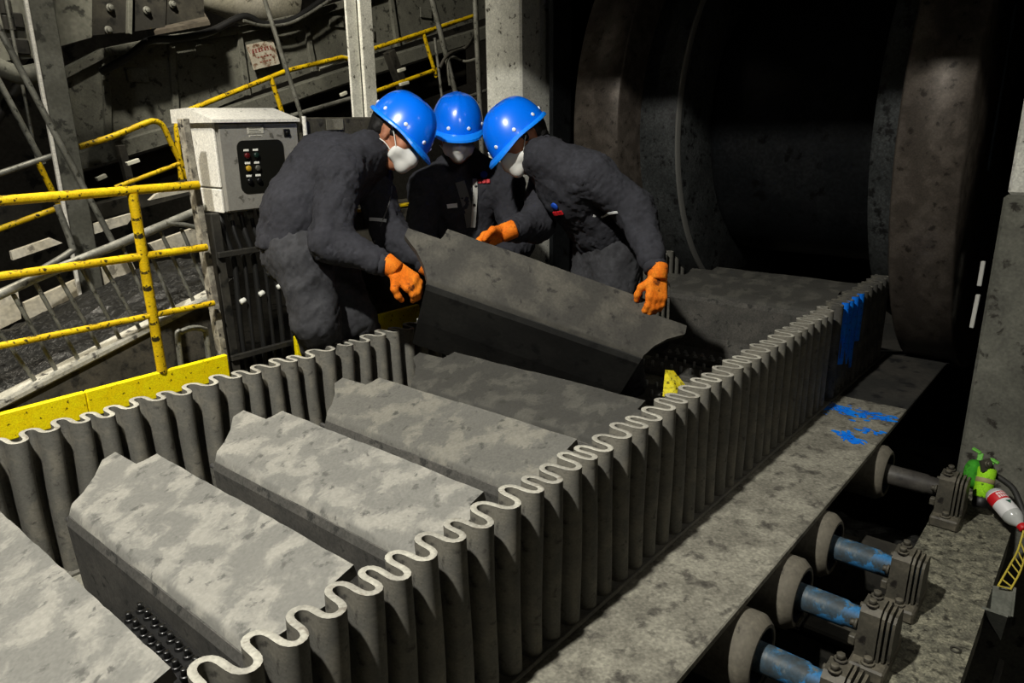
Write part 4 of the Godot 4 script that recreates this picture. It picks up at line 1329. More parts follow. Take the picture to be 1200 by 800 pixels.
	mb = MB.new()
	plate(mb, Vector3(2.901, 1.952, -5.900), Vector3(3.360, 2.059, -5.900), Vector3(3.538, 2.193, -6.300), Vector3(3.217, 2.094, -6.300), 0.03)
	tag(part("brown_cover", mb, worn("cover_brown", Color(0.36, 0.33, 0.29), Color(0.42, 0.4, 0.35), Color(0.25, 0.23, 0.2), {"px": 128})), "brown sloping cover plate below the pale duct", "cover")
	var pn := thing("bolted_plates", "dark hanging rubber flaps with pale straps beside the big column at the top left", "panel", Vector3(2.567, 1.911, -5.600))
	mb = MB.new()
	plate(mb, Vector3(2.304, 1.882, -5.600), Vector3(2.545, 1.920, -5.600), Vector3(2.589, 2.195, -5.600), Vector3(2.352, 2.170, -5.600), 0.04)
	part("flap", mb, dk, pn)
	mb = MB.new()
	plate(mb, Vector3(2.599, 1.930, -5.600), Vector3(2.817, 1.974, -5.600), Vector3(2.867, 2.226, -5.600), Vector3(2.642, 2.201, -5.600), 0.04)
	part("flap", mb, dk, pn)
	mb = MB.new()
	plate(mb, Vector3(2.831, 1.987, -5.600), Vector3(3.128, 2.069, -5.600), Vector3(3.141, 2.256, -5.600), Vector3(2.880, 2.227, -5.600), 0.04)
	part("flap", mb, dk, pn)
	mb = MB.new()
	bar(mb, Vector3(2.544, 1.905, -5.550), Vector3(2.597, 2.202, -5.550), 0.03, 0.05)
	part("pale_strap", mb, pan, pn)
	mb = MB.new()
	for p in [Vector3(2.445, 2.064, -5.550), Vector3(2.411, 1.923, -5.550), Vector3(2.693, 2.071, -5.550), Vector3(2.884, 2.128, -5.550)]:
		hexbolt(mb, p, Vector3(0, 0, 1), 0.018, 0.03)
	part("bolt", mb, gal, pn)
	mb = MB.new()
	plate(mb, Vector3(1.958, 1.767, -5.300), Vector3(2.179, 1.840, -5.300), Vector3(2.228, 2.133, -5.300), Vector3(2.018, 2.110, -5.300), 0.04)
	tag(part("chute_plate", mb, worn("chute", Color(0.42, 0.42, 0.38), Color(0.54, 0.54, 0.5), Color(0.24, 0.24, 0.22), {"scale": 0.8, "px": 256, "pw": 0.3})), "grey streaked chute plate right of the big column", "plate")
	var lt := thing("slotted_plate", "pale slotted steel plate at the top left corner", "plate", Vector3(1.640, 1.799, -5.000))
	mb = MB.new()
	plate(mb, Vector3(1.398, 1.632, -5.000), Vector3(1.739, 1.679, -5.000), Vector3(1.752, 2.047, -5.000), Vector3(1.471, 2.016, -5.000), 0.03)
	part("plate", mb, mats["chute"], lt)
	for p in [Vector3(1.623, 1.934, -4.960), Vector3(1.625, 1.852, -4.960), Vector3(1.669, 1.869, -4.960), Vector3(1.628, 1.734, -4.960), Vector3(1.674, 1.732, -4.960)]:
		mb = MB.new()
		abox(mb, p - Vector3(0.03, 0.04, 0), p + Vector3(0.03, 0.04, 0.02), 0.006)
		part("slot_cover", mb, dk, lt)
	mb = MB.new()
	tube(mb, smooth([Vector3(1.423, 1.644, -4.800), Vector3(1.513, 1.596, -4.800), Vector3(1.603, 1.574, -4.800), Vector3(1.746, 1.614, -4.800)], 6), 0.05, 12)
	part("rolled_edge", mb, pan, lt)
	# cables sagging along the housing
	for k in [[[Vector3(2.448, 1.673, -5.850), Vector3(2.657, 1.786, -5.850), Vector3(2.838, 1.908, -5.850), Vector3(3.065, 1.935, -5.850), Vector3(3.340, 2.010, -5.850), Vector3(3.632, 2.141, -5.850), Vector3(3.822, 2.098, -5.850), Vector3(4.121, 2.163, -5.850), Vector3(4.501, 2.391, -5.850)], 0.028, "black cable bundle sagging along the top of the conveyor housing"], [[Vector3(3.596, 2.101, -5.800), Vector3(3.788, 2.078, -5.800), Vector3(4.083, 2.135, -5.800), Vector3(4.527, 2.374, -5.800)], 0.014, "thin grey cable looping over the warning sign"]]:
		mb = MB.new()
		tube(mb, smooth(k[0], 6), k[1], 10)
		tag(part("cable", mb, plain("cable_black", Color(0.1, 0.1, 0.1), 0.5) if k[1] > 0.02 else gal), k[2], "cable", "cables on the conveyor housing")
	# yellow and pale handrails along the housing
	var hr := thing("conveyor_handrail", "thin yellow handrail running up along the inclined conveyor", "railing", Vector3(3.549, 1.590, -5.400))
	for k in [[[Vector3(2.701, 0.921, -5.400), Vector3(2.715, 1.280, -5.400), Vector3(2.738, 1.351, -5.400), Vector3(2.808, 1.397, -5.400), Vector3(3.679, 1.703, -5.400), Vector3(4.238, 1.832, -5.400), Vector3(4.346, 1.817, -5.400)], yel], [[Vector3(4.560, 1.911, -5.400), Vector3(5.924, 2.306, -5.400)], yel], [[Vector3(3.679, 1.358, -5.400), Vector3(4.373, 1.518, -5.400)], gal], [[Vector3(4.559, 1.557, -5.400), Vector3(5.369, 1.781, -5.400)], yel], [[Vector3(5.751, 1.521, -5.400), Vector3(6.145, 1.619, -5.400)], gal]]:
		mb = MB.new()
		tube(mb, k[0], 0.019, 10)
		part("rail", mb, k[1], hr)
	for k in [[Vector3(3.533, 1.647, -5.400), Vector3(3.636, 1.266, -5.400)], [Vector3(5.208, 2.082, -5.400), Vector3(5.353, 1.711, -5.400)]]:
		mb = MB.new()
		tube(mb, [k[0], k[1]], 0.019, 10)
		part("post", mb, yel, hr)
	mb = MB.new()
	tube(mb, [Vector3(4.000, 1.736, -5.420), Vector3(4.281, 1.829, -5.420), Vector3(4.326, 1.824, -5.420)], 0.024, 10)
	part("pale_stretch", mb, plain("pale_stretch", Color(0.8, 0.8, 0.74), 0.5), hr)  # brightly lit stretch of the rail, its light painted as pale colour
	mb = MB.new()
	tube(mb, [Vector3(4.987, 2.017, -5.420), Vector3(5.364, 2.132, -5.420)], 0.024, 10)
	tube(mb, [Vector3(5.481, 2.171, -5.420), Vector3(5.648, 2.223, -5.420)], 0.024, 10)
	part("pale_stretch", mb, plain("pale_stretch", Color(0.8, 0.8, 0.74), 0.5), hr)
	var h2 := thing("bent_handrail", "yellow handrail bent down at its end between the big column and the cabinet", "railing", Vector3(2.244, 1.033, -4.600))
	mb = MB.new()
	tube(mb, smooth([Vector3(1.741, 1.192, -4.600), Vector3(1.924, 1.242, -4.600), Vector3(2.120, 1.311, -4.600), Vector3(2.183, 1.325, -4.600), Vector3(2.231, 1.299, -4.600), Vector3(2.268, 1.194, -4.600), Vector3(2.352, 0.948, -4.600), Vector3(2.352, 0.948, -4.600) + Vector3(0.03, -0.3, 0), Vector3(2.352, 0.948, -4.600) + Vector3(0.03, -2.5, 0)], 5), 0.017, 10)
	part("rail", mb, yel, h2)
	mb = MB.new()
	tube(mb, [Vector3(1.897, 0.956, -4.600), Vector3(2.310, 1.075, -4.600)], 0.014, 10)
	part("mid_rail", mb, yel, h2)
	var h3 := thing("far_handrail", "dull yellow handrail at the left edge passing behind the big column", "railing", Vector3(1.385, 0.904, -4.600))
	for k in [[Vector3(1.177, 1.026, -4.600), Vector3(1.603, 1.151, -4.600)], [Vector3(1.124, 0.746, -4.600), Vector3(1.599, 0.875, -4.600)]]:
		mb = MB.new()
		tube(mb, k, 0.016, 10)
		part("rail", mb, gal if k[0].y > 0.9 else yel, h3)
	mb = MB.new()
	tube(mb, [Vector3(1.522, 1.119, -4.600), Vector3(1.589, 0.871, -4.600)], 0.016, 10)
	part("post", mb, yel, h3)
	# columns
	var bc := thing("steel_column", "tall grey steel column with a bright left flange on the left side", "column", Vector3(1.53, -1.9, -4.25))
	mb = MB.new()
	abox(mb, Vector3(1.475, -1.9, -4.24), Vector3(1.59, 7.9, -4.2), 0.004)
	part("web", mb, col, bc)
	mb = MB.new()
	abox(mb, Vector3(1.458, -1.9, -4.21), Vector3(1.475, 7.9, -4.185), 0.004)
	part("flange", mb, mats["cabinet_side"], bc)
	var c2 := thing("steel_column", "pale grey steel column directly behind the left worker's helmet", "column", Vector3(3.7, -1.9, -4.5))
	var wh: Material = mats["white_column"]
	mb = MB.new()
	abox(mb, Vector3(3.6, -1.9, -4.52), Vector3(3.695, 7.9, -4.5), 0.004)
	part("flange", mb, wh, c2)
	mb = MB.new()
	abox(mb, Vector3(3.7, -1.9, -4.5), Vector3(3.81, 7.9, -4.47), 0.004)
	part("web", mb, wh, c2)
	# leaning rods and pipes
	var rods := [
		[Vector3(1.225, 1.747, -3.900), Vector3(1.563, 0.726, -3.900), 0.014, "grey rod leaning across the big column on the left", true],
		[Vector3(1.434, 1.563, -4.700), Vector3(1.579, 1.105, -4.700), 0.016, "thin steel brace behind the leaning rod at the left edge", false],
		[Vector3(1.616, 1.561, -4.900), Vector3(1.617, 1.131, -4.900), 0.009, "thinnest upright rod beside the brace at the left edge", true],
		[Vector3(3.136, 2.168, -4.800), Vector3(3.369, 1.327, -4.800), 0.016, "grey leaning pipe in front of the warning sign", true],
		[Vector3(4.524, 2.298, -4.600), Vector3(4.803, 1.466, -4.600), 0.022, "leaning pipe behind the middle worker's helmet", true],
		[Vector3(4.658, 1.963, -4.700), Vector3(4.814, 1.314, -4.700) - Vector3(-0.3, 3.0, 0), 0.012, "short thin pipe beside the leaning pipe over the middle helmet", false],
		[Vector3(3.956, 2.127, -3.600), Vector3(3.989, 1.021, -3.600), 0.018, "upright pipe just left of the pale concrete column", true],
		[Vector3(1.852, 1.735, -5.200), Vector3(1.506, 1.299, -5.200), 0.03, "dark brace behind the rods at the left edge", false]]
	for r in rods:
		mb = MB.new()
		var top_end: Vector3 = r[0]
		if r[4]:      # hangs from the ceiling
			top_end = r[1] + (r[0] - r[1]) * ((8.0 - r[1].y) / (r[0].y - r[1].y))
		tube(mb, [top_end, r[1]], r[2], 12)
		tag(part("steel_rod", mb, gal if r[2] < 0.025 else dk), r[3], "pipe", "leaning rods and pipes behind the workers")
	mb = MB.new()
	tube(mb, smooth([Vector3(3.963, 1.701, -3.600), Vector3(4.699, 1.764, -4.400), Vector3(4.552, 1.789, -4.400), Vector3(4.491, 1.741, -4.400), Vector3(4.511, 1.575, -4.400)], 6), 0.012, 10)
	tag(part("flexible_pipe", mb, gal), "pale flexible pipe curling above the middle worker's helmet", "pipe")
	mb = MB.new()
	tube(mb, smooth([Vector3(3.962, 1.877, -3.600), Vector3(4.735, 1.882, -4.400), Vector3(4.504, 1.805, -4.400), Vector3(4.403, 1.700, -4.400)], 6), 0.014, 10)
	tag(part("flexible_pipe", mb, dk), "dark flexible pipe hanging from the upright pipe", "pipe")
	# lower belt, coal and pale deck panels seen through the railing
	mb = MB.new()
	var coal: Material = worn("coal_shiny", Color(0.12, 0.12, 0.115), Color(0.3, 0.3, 0.29), Color(0.04, 0.04, 0.04), {"scale": 4.0, "px": 256, "pf": 0.05, "pt": 0.62, "pw": 0.05, "grain": 0.4, "rough": 0.35, "bump": 0.5})
	heap(mb, Vector2(-0.6, -4.1), Vector2(1.75, -3.14), 60, 26, func(x: float, z: float) -> float: return 0.30 * (x - 0.74) + 0.26 + 0.1 * sin((z + 4.1) * 2.6), 21)
	var cp := part("coal_bed", mb, coal)
	tag(cp, "glittering black coal bed behind the inclined pipe rail", "coal")
	cp.set_meta("kind", "stuff")
	var dp := thing("deck_panels", "pale deck panels seen low through the yellow railing", "deck", Vector3(1.610, 0.491, -4.250))
	var pmat := worn("deck_pale", Color(0.75, 0.72, 0.64), Color(0.82, 0.8, 0.74), Color(0.5, 0.48, 0.43), {"scale": 1.2, "px": 256, "dt": 0.3})
	for k in [[Vector3(0.983, 0.311, -4.250), Vector3(1.187, 0.379, -4.250), Vector3(1.197, 0.519, -4.250), Vector3(1.011, 0.459, -4.250)], [Vector3(1.216, 0.369, -4.250), Vector3(1.500, 0.455, -4.250), Vector3(1.497, 0.538, -4.250), Vector3(1.212, 0.454, -4.250)], [Vector3(1.607, 0.444, -4.250), Vector3(1.790, 0.499, -4.250), Vector3(1.763, 0.595, -4.250), Vector3(1.602, 0.572, -4.250)], [Vector3(1.908, 0.608, -4.250), Vector3(2.219, 0.631, -4.250), Vector3(2.213, 0.738, -4.250), Vector3(1.878, 0.665, -4.250)], [Vector3(1.593, 0.753, -4.250), Vector3(1.775, 0.787, -4.250), Vector3(1.831, 0.846, -4.250), Vector3(1.601, 0.806, -4.250)], [Vector3(1.203, 0.673, -4.250), Vector3(1.438, 0.728, -4.250), Vector3(1.388, 0.760, -4.250), Vector3(1.203, 0.716, -4.250)], [Vector3(1.915, 0.904, -4.250), Vector3(2.199, 0.939, -4.250), Vector3(2.227, 0.986, -4.250), Vector3(1.957, 0.934, -4.250)]]:
		mb = MB.new()
		plate(mb, k[0], k[1], k[2], k[3], 0.03)
		part("panel", mb, pmat, dp)
	mb = MB.new()
	tube(mb, smooth([Vector3(1.218, 0.631, -4.000), Vector3(1.383, 0.707, -4.000), Vector3(1.401, 0.747, -4.000), Vector3(1.369, 0.941, -4.000)], 5), 0.016, 10)
	tag(part("bent_conduit", mb, gal), "bent grey conduit low behind the railing at the left", "pipe")
	# dark truss under the housing
	var tr := thing("support_frame", "dark steel frame in the shade under the inclined conveyor", "frame", Vector3(2.335, 1.003, -5.400))
	for k in [[Vector3(2.263, 1.178, -5.300), Vector3(2.302, 0.779, -5.300), 0.05], [Vector3(1.912, 0.756, -5.200), Vector3(3.426, 1.012, -5.200), 0.1], [Vector3(3.772, 0.985, -5.600), Vector3(6.161, 1.488, -5.600), 0.12], [Vector3(5.031, 1.943, -5.700), Vector3(5.287, 1.403, -5.700), 0.09], [Vector3(1.330, 0.766, -5.200), Vector3(1.680, 0.842, -5.200), 0.1]]:
		mb = MB.new()
		bar(mb, k[0], k[1], k[2], k[2])
		part("member", mb, dk, tr)
	for k in [[Vector3(1.990, 0.994, -5.000), 0.03], [Vector3(2.197, 1.077, -5.000), 0.04], [Vector3(4.071, 1.528, -5.200), 0.03], [Vector3(4.726, 1.739, -5.200), 0.04], [Vector3(4.748, 1.626, -5.200), 0.05]]:
		mb = MB.new()
		bar(mb, k[0] - Vector3(k[1], 0.01, 0), k[0] + Vector3(k[1], 0.012, 0), 0.03, 0.025)
		part("bright_clip", mb, plain("pale_stretch", Color(0.8, 0.8, 0.74), 0.5), tr)

# ---------- workers ----------
func fr(f: Vector3, u: Vector3) -> Basis:      # columns: right, up, forward
	f = f.normalized()
	var r := f.cross(u).normalized()
	return Basis(r, r.cross(f).normalized(), f)

func head_bones(c: Vector3, b: Basis) -> Array:
	var p := func(r: float, u: float, f: float) -> Vector3: return c + b.x * r + b.y * u + b.z * f
	var o := [
		[p.call(0, 0.035, -0.03), p.call(0, 0.035, 0.02), 0.088, 0.086, b.x, 1.12],
		[p.call(0, 0.0, 0.04), p.call(0, -0.06, 0.05), 0.062, 0.048, b.x, 1.0],
		[p.call(0, -0.085, 0.062), p.call(0, -0.095, 0.066), 0.026, 0.022],
		[p.call(-0.045, -0.06, 0.0), p.call(0.0, -0.095, 0.06), 0.028, 0.022],
		[p.call(0.045, -0.06, 0.0), p.call(0.0, -0.095, 0.06), 0.028, 0.022],
		[p.call(0, 0.012, 0.098), p.call(0, -0.03, 0.116), 0.009, 0.013],
		[p.call(-0.014, -0.034, 0.104), p.call(0.014, -0.034, 0.104), 0.008, 0.008],
		[p.call(-0.04, 0.022, 0.084), p.call(0.04, 0.022, 0.084), 0.013, 0.013],
		[p.call(-0.045, -0.02, 0.072), p.call(-0.025, -0.04, 0.08), 0.02, 0.018],
		[p.call(0.045, -0.02, 0.072), p.call(0.025, -0.04, 0.08), 0.02, 0.018],
		[p.call(-0.018, -0.065, 0.098), p.call(0.018, -0.065, 0.098), 0.008, 0.008],
		[p.call(-0.015, -0.076, 0.094), p.call(0.015, -0.076, 0.094), 0.008, 0.008]]
	for s in [-1.0, 1.0]:
		o.append([p.call(s * 0.078, 0.012, -0.012), p.call(s * 0.075, -0.028, -0.006), 0.022, 0.015, b.x, 2.2])
	return o

# palm, four fingers of unequal length and a thumb from the side of the palm
func hand_bones(w: Vector3, dir: Vector3, palm_n: Vector3, thumb_side: float, curl: float, fat: float) -> Array:
	var d := dir.normalized()
	var n := (palm_n - d * palm_n.dot(d)).normalized()
	var s := d.cross(n) * thumb_side
	var o := []
	var ln := [0.072, 0.08, 0.075, 0.06]
	for i in 4:
		var off := s * (0.030 - i * 0.0205)
		var k := w + d * (0.092 - 0.004 * absf(i - 1.0)) + off
		o.append([w + d * 0.012 + off * 0.7, k, 0.0165 * fat, 0.0135 * fat])
		var a := curl * (0.55 + 0.06 * i)
		var p := k
		var dd := d
		var seg := [0.46, 0.30, 0.24]
		for j in 3:
			a = curl * [0.5, 0.85, 0.6][j] * (1.0 + 0.05 * i)
			var c := cos(a)
			var nd := dd * c + n * sin(a)
			n = (n * c - dd * sin(a)).normalized()
			dd = nd
			var q: Vector3 = p + dd * ln[i] * seg[j] * 1.05
			o.append([p, q, (0.0108 - 0.0006 * j) * fat, (0.0102 - 0.0008 * j) * fat])
			p = q
		n = (palm_n - d * palm_n.dot(d)).normalized()
	var tb := w + d * 0.03 + s * 0.028
	var t1 := tb + (d * 0.55 + s * 0.7 + n * 0.35).normalized() * 0.042
	var t2 := t1 + (d * 0.85 + s * 0.15 + n * 0.55).normalized() * 0.032
	var t3 := t2 + (d * 0.85 - s * 0.2 + n * 0.6).normalized() * 0.024
	o.append([tb, t1, 0.0165 * fat, 0.0125 * fat])
	o.append([t1, t2, 0.0118 * fat, 0.0108 * fat])
	o.append([t2, t3, 0.0108 * fat, 0.0092 * fat])
	return o

func helmet(o: Node3D, c: Vector3, b: Basis) -> void:
	var blue := plain("helmet_blue", Color(0.0, 0.44, 0.97), 0.3, 0.0, 0.7)
	var rimc := plain("helmet_rim", Color(0.05, 0.52, 0.99), 0.4, 0.0, 0.4)
	var w := 0.118
	var lf := 0.15
	var lb := 0.142
	var hh := 0.152
	var mb := MB.new()
	var na := 48
	var nr := 16
	var pos := func(a: float, t: float, grow: float) -> Vector3:
		# t: 0 rim .. 1 crown
		var ca := cos(a)
		var sa := sin(a)
		var q := pow(cos(t * PI * 0.5), 0.72)
		var l := lf if ca > 0.0 else lb
		var ridge := 0.005 * exp(-pow(sa / 0.16, 2.0)) * smoothstep(0.15, 0.6, t) + 0.003 * exp(-pow((absf(sa) - 0.42) / 0.1, 2.0)) * smoothstep(0.2, 0.6, t)
		return c + b.x * (sa * w * q + sa * grow) + b.z * (ca * l * q + ca * grow) + b.y * (sin(t * PI * 0.5) * hh + ridge - 0.016 * ca * absf(ca) * (1.0 - t))
	var grid := []
	for i in nr + 1:
		var row := []
		for j in na:
			row.append(pos.call(TAU * j / na, float(i) / nr, 0.0))
		grid.append(row)
	var nrm := func(i: int, j: int) -> Vector3:
		var p0: Vector3 = grid[max(i - 1, 0)][j]
		var p1: Vector3 = grid[min(i + 1, nr)][j]
		var q0: Vector3 = grid[i][(j + na - 1) % na]
		var q1: Vector3 = grid[i][(j + 1) % na]
		var g := (p1 - p0).cross(q1 - q0)
		if i == nr or g.length() < 1e-9:
			return b.y
		g = g.normalized()
		return g if g.dot(grid[i][j] - c) > 0.0 else -g
	for i in nr:
		for j in na:
			var j2 := (j + 1) % na
			mb.squad(grid[i][j], grid[i][j2], grid[i + 1][j2], grid[i + 1][j], nrm.call(i, j), nrm.call(i, j2), nrm.call(i + 1, j2), nrm.call(i + 1, j))
			var k := 0.96
			mb.quad(c + (grid[i][j] - c) * k, c + (grid[i][j2] - c) * k, c + (grid[i + 1][j2] - c) * k, c + (grid[i + 1][j] - c) * k, c - grid[i][j])
	var hat := part("hard_hat", mb, blue, o)
	# brim: a rolled edge, longer over the forehead
	var rb := MB.new()
	var rings := []
	for j in na + 1:
		var a := TAU * j / na
		var f := smoothstep(0.35, 1.0, cos(a))
		var e: Vector3 = pos.call(a, 0.0, 0.0)
		var outw := (b.x * sin(a) + b.z * cos(a)).normalized()
		var ring := []
		var ext := 0.010 + 0.024 * f
		for q in [[0.0, 0.004], [ext * 0.5, 0.003 - 0.004 * f], [ext, -0.004 - 0.012 * f], [ext + 0.001, -0.012 - 0.014 * f], [ext - 0.004, -0.014 - 0.014 * f], [ext * 0.4, -0.004 - 0.008 * f], [-0.004, -0.004]]:
			ring.append(e + outw * q[0] + b.y * q[1])
		rings.append(ring)
	for j in na:
		for q in 6:
			var mid: Vector3 = (rings[j][0] + rings[j][2] + rings[j][4]) / 3.0
			rb.quad(rings[j][q], rings[j + 1][q], rings[j + 1][q + 1], rings[j][q + 1], (rings[j][q] + rings[j][q + 1]) * 0.5 - mid)
	part("brim", rb, rimc, hat)
	for k in 8:
		var a := TAU * (k + 0.5) / 8.0
		var p: Vector3 = pos.call(a, 0.11, 0.0)
		var d: Vector3 = (p - c - b.y * 0.02).normalized()
		var rv := MB.new()
		cyl(rv, p - d * 0.004, p + d * 0.0035, 0.0085, 14, 0.002)
		part("rivet", rv, plain("rivet_white", Color(0.88, 0.92, 0.97), 0.35), hat)

func mask_on(o: Node3D, hb: Array, c: Vector3, b: Basis) -> void:
	var p := func(r: float, u: float, f: float) -> Vector3: return c + b.x * r + b.y * u + b.z * f
	var mb := MB.new()
	var bones := [
		[p.call(0, -0.016, 0.108), p.call(0, -0.045, 0.122), 0.011, 0.018],
		[p.call(0, -0.045, 0.122), p.call(0, -0.086, 0.098), 0.018, 0.013],
		[p.call(0.01, -0.045, 0.113), p.call(0.057, -0.05, 0.064), 0.02, 0.014],
		[p.call(-0.01, -0.045, 0.113), p.call(-0.057, -0.05, 0.064), 0.02, 0.014],
		[p.call(0.0, -0.085, 0.105), p.call(0.048, -0.075, 0.06), 0.018, 0.014],
		[p.call(0.0, -0.085, 0.105), p.call(-0.048, -0.075, 0.06), 0.018, 0.014],
		[p.call(0.0, -0.02, 0.112), p.call(0.045, -0.03, 0.076), 0.016, 0.012],
		[p.call(0.0, -0.02, 0.112), p.call(-0.045, -0.03, 0.076), 0.016, 0.012]]
	nets(mb, bones, 0.004, 0.03)
	var m := part("face_mask", mb, plain("mask_white", Color(0.8, 0.8, 0.78), 0.8), o)
	mb = MB.new()
	for s in [-1.0, 1.0]:
		tube(mb, smooth([p.call(s * 0.066, -0.04, 0.066), p.call(s * 0.082, 0.0, 0.03), p.call(s * 0.084, 0.03, -0.01), p.call(s * 0.08, 0.06, -0.04)], 4), 0.0022, 6)
		tube(mb, smooth([p.call(s * 0.062, -0.066, 0.062), p.call(s * 0.082, -0.05, 0.015), p.call(s * 0.074, -0.06, -0.045), p.call(0.0, -0.065, -0.09)], 4), 0.0022, 6)
	part("strap", mb, plain("strap_white", Color(0.85, 0.85, 0.82), 0.7), m)
	mb = MB.new()
	ribbon(mb, [[p.call(-0.028, -0.02, 0.112), b.z], [p.call(0, -0.008, 0.1275), b.z], [p.call(0.028, -0.02, 0.112), b.z]], 0.006, 0.0015)
	part("nose_clip", mb, plain("strap_white", Color(0.85, 0.85, 0.82), 0.7), m)

# J: joints of the pose. Builds one continuous body, with clothes, gloves, mask, hat and hair as its children.
func worker(label: String, base: Vector3, J: Dictionary, sd: int) -> Node3D:
	var o := thing("person", label, "person", base)
	var hb := fr(J.face, J.crown)
	var hc: Vector3 = J.head
	var fwd: Vector3 = J.front
	var skin := worn("skin", Color(0.62, 0.41, 0.3), Color(0.66, 0.45, 0.34), Color(0.52, 0.33, 0.24), {"scale": 4.0, "px": 128, "grain": 0.04, "rough": 0.55})
	var cloth := worn("work_cloth", Color(0.158, 0.16, 0.182), Color(0.19, 0.192, 0.215), Color(0.12, 0.122, 0.142), {"scale": 1.6, "px": 256, "pw": 0.3, "grain": 0.18, "rough": 0.9})
	var pants := worn("trouser_cloth", Color(0.185, 0.187, 0.2), Color(0.225, 0.227, 0.24), Color(0.16, 0.16, 0.17), {"scale": 1.6, "px": 256, "pw": 0.3, "grain": 0.18, "rough": 0.9})
	var glove := worn("glove_orange", Color(0.86, 0.43, 0.05), Color(0.9, 0.52, 0.12), Color(0.4, 0.2, 0.06), {"scale": 8.0, "px": 128, "dt": 0.3, "rough": 0.85})
	# body
	var mb := MB.new()
	var hbones := head_bones(hc, hb)
	hbones.append([hc - hb.y * 0.05 - hb.z * 0.025, J.neck, 0.052, 0.056])
	nets(mb, hbones, 0.005, 0.022)
	var bd := [
		[J.neck, J.chest, 0.05, 0.12, fwd, 1.3], [J.chest, J.waist, 0.13, 0.125, fwd, 1.25], [J.waist, J.pelvis, 0.125, 0.14, fwd, 1.15],
		[J.sh[0], J.sh[1], 0.055, 0.055],
		[J.sh[0], J.el[0], 0.05, 0.042], [J.el[0], J.wr[0], 0.042, 0.03],
		[J.sh[1], J.el[1], 0.05, 0.042], [J.el[1], J.wr[1], 0.042, 0.03],
		[J.hip[0], J.kn[0], 0.08, 0.055], [J.kn[0], J.an[0], 0.055, 0.038],
		[J.hip[1], J.kn[1], 0.08, 0.055], [J.kn[1], J.an[1], 0.055, 0.038]]
	nets(mb, bd, 0.016, 0.04)
	for h in 2:
		nets(mb, hand_bones(J.wr[h], J.hd[h], J.pn[h], J.ts[h], J.curl[h], 0.86), 0.005, 0.012)
	part("body", mb, skin, o)
	for s in [-1.0, 1.0]:
		mb = MB.new()
		var ec: Vector3 = hc + hb.x * s * 0.032 + hb.y * 0.004 + hb.z * 0.087
		lathe(mb, Transform3D(Basis(hb.x, hb.z, -hb.y), ec), [Vector2(0, -0.012), Vector2(0.009, -0.008), Vector2(0.012, 0.0), Vector2(0.009, 0.008), Vector2(0.0055, 0.0105)], 14)
		var ey := part("eye", mb, plain("eye_white", Color(0.75, 0.73, 0.7), 0.25), o)
		mb = MB.new()
		lathe(mb, Transform3D(Basis(hb.x, hb.z, -hb.y), ec), [Vector2(0.0056, 0.0104), Vector2(0.003, 0.0118), Vector2(0, 0.012)], 14)
		part("iris", mb, plain("iris_dark", Color(0.06, 0.04, 0.03), 0.2), ey)
	# hair under the hat
	mb = MB.new()
	var hp := func(r: float, u: float, f: float) -> Vector3: return hc + hb.x * r + hb.y * u + hb.z * f
	nets(mb, [[hp.call(0, 0.04, -0.035), hp.call(0, 0.04, 0.0), 0.092, 0.09, hb.x, 1.12], [hp.call(0, -0.03, -0.085), hp.call(0, 0.02, -0.085), 0.03, 0.04], [hp.call(-0.055, -0.02, -0.055), hp.call(-0.06, 0.03, -0.04), 0.026, 0.03], [hp.call(0.055, -0.02, -0.055), hp.call(0.06, 0.03, -0.04), 0.026, 0.03], [hp.call(0.076, 0.0, 0.018), hp.call(0.074, 0.03, 0.02), 0.008, 0.012], [hp.call(-0.076, 0.0, 0.018), hp.call(-0.074, 0.03, 0.02), 0.008, 0.012]], 0.006, 0.02, 0.003, 40.0, sd)
	part("hair", mb, plain("hair_black", Color(0.035, 0.03, 0.028), 0.6), o)
	# jacket
	mb = MB.new()
	for h in 2:
		J.cu[h] = J.wr[h] - (J.wr[h] - J.el[h]).normalized() * 0.075
	var jk := [
		[J.neck - (J.neck - J.chest) * 0.12, J.chest, 0.085, J.rc, fwd, 1.18],
		[J.chest, J.waist, J.rc, J.rw, fwd, 1.12], [J.waist, J.hem, J.rw, J.rh, fwd, 1.1],
		[J.sh[0], J.chest + (J.sh[0] - J.chest) * 0.3, 0.082, 0.11], [J.sh[1], J.chest + (J.sh[1] - J.chest) * 0.3, 0.082, 0.11],
		[J.sh[0], J.neck, 0.075, 0.07], [J.sh[1], J.neck, 0.075, 0.07],
		[J.sh[0], J.el[0], 0.082, 0.07], [J.el[0], J.cu[0], 0.07, 0.05],
		[J.sh[1], J.el[1], 0.082, 0.07], [J.el[1], J.cu[1], 0.07, 0.05]]
	var dn: Vector3 = (J.hem - J.waist).normalized()
	nets(mb, jk.slice(0, 7), 0.0115, 0.05, 0.013, 7.0, sd, [[J.hem + dn * 0.06, dn]])
	nets(mb, [jk[3], jk[7], jk[8]], 0.0105, 0.04, 0.012, 8.0, sd + 1)
	nets(mb, [jk[4], jk[9], jk[10]], 0.0105, 0.04, 0.012, 8.0, sd + 2)
	var jacket := part("jacket", mb, cloth, o)
	for h in 2:
		mb = MB.new()
		var cd: Vector3 = (J.cu[h] - J.el[h]).normalized()
		cyl(mb, J.cu[h] + cd * 0.018, J.cu[h] + cd * 0.058, 0.046, 24, 0.008)
		part("cuff", mb, cloth, jacket)
	# collar: a stand-up band round the neck
	mb = MB.new()
	var up: Vector3 = (J.neck - J.chest).normalized()
	var cf: Vector3 = (fwd - up * fwd.dot(up)).normalized()
	var cr := up.cross(cf)
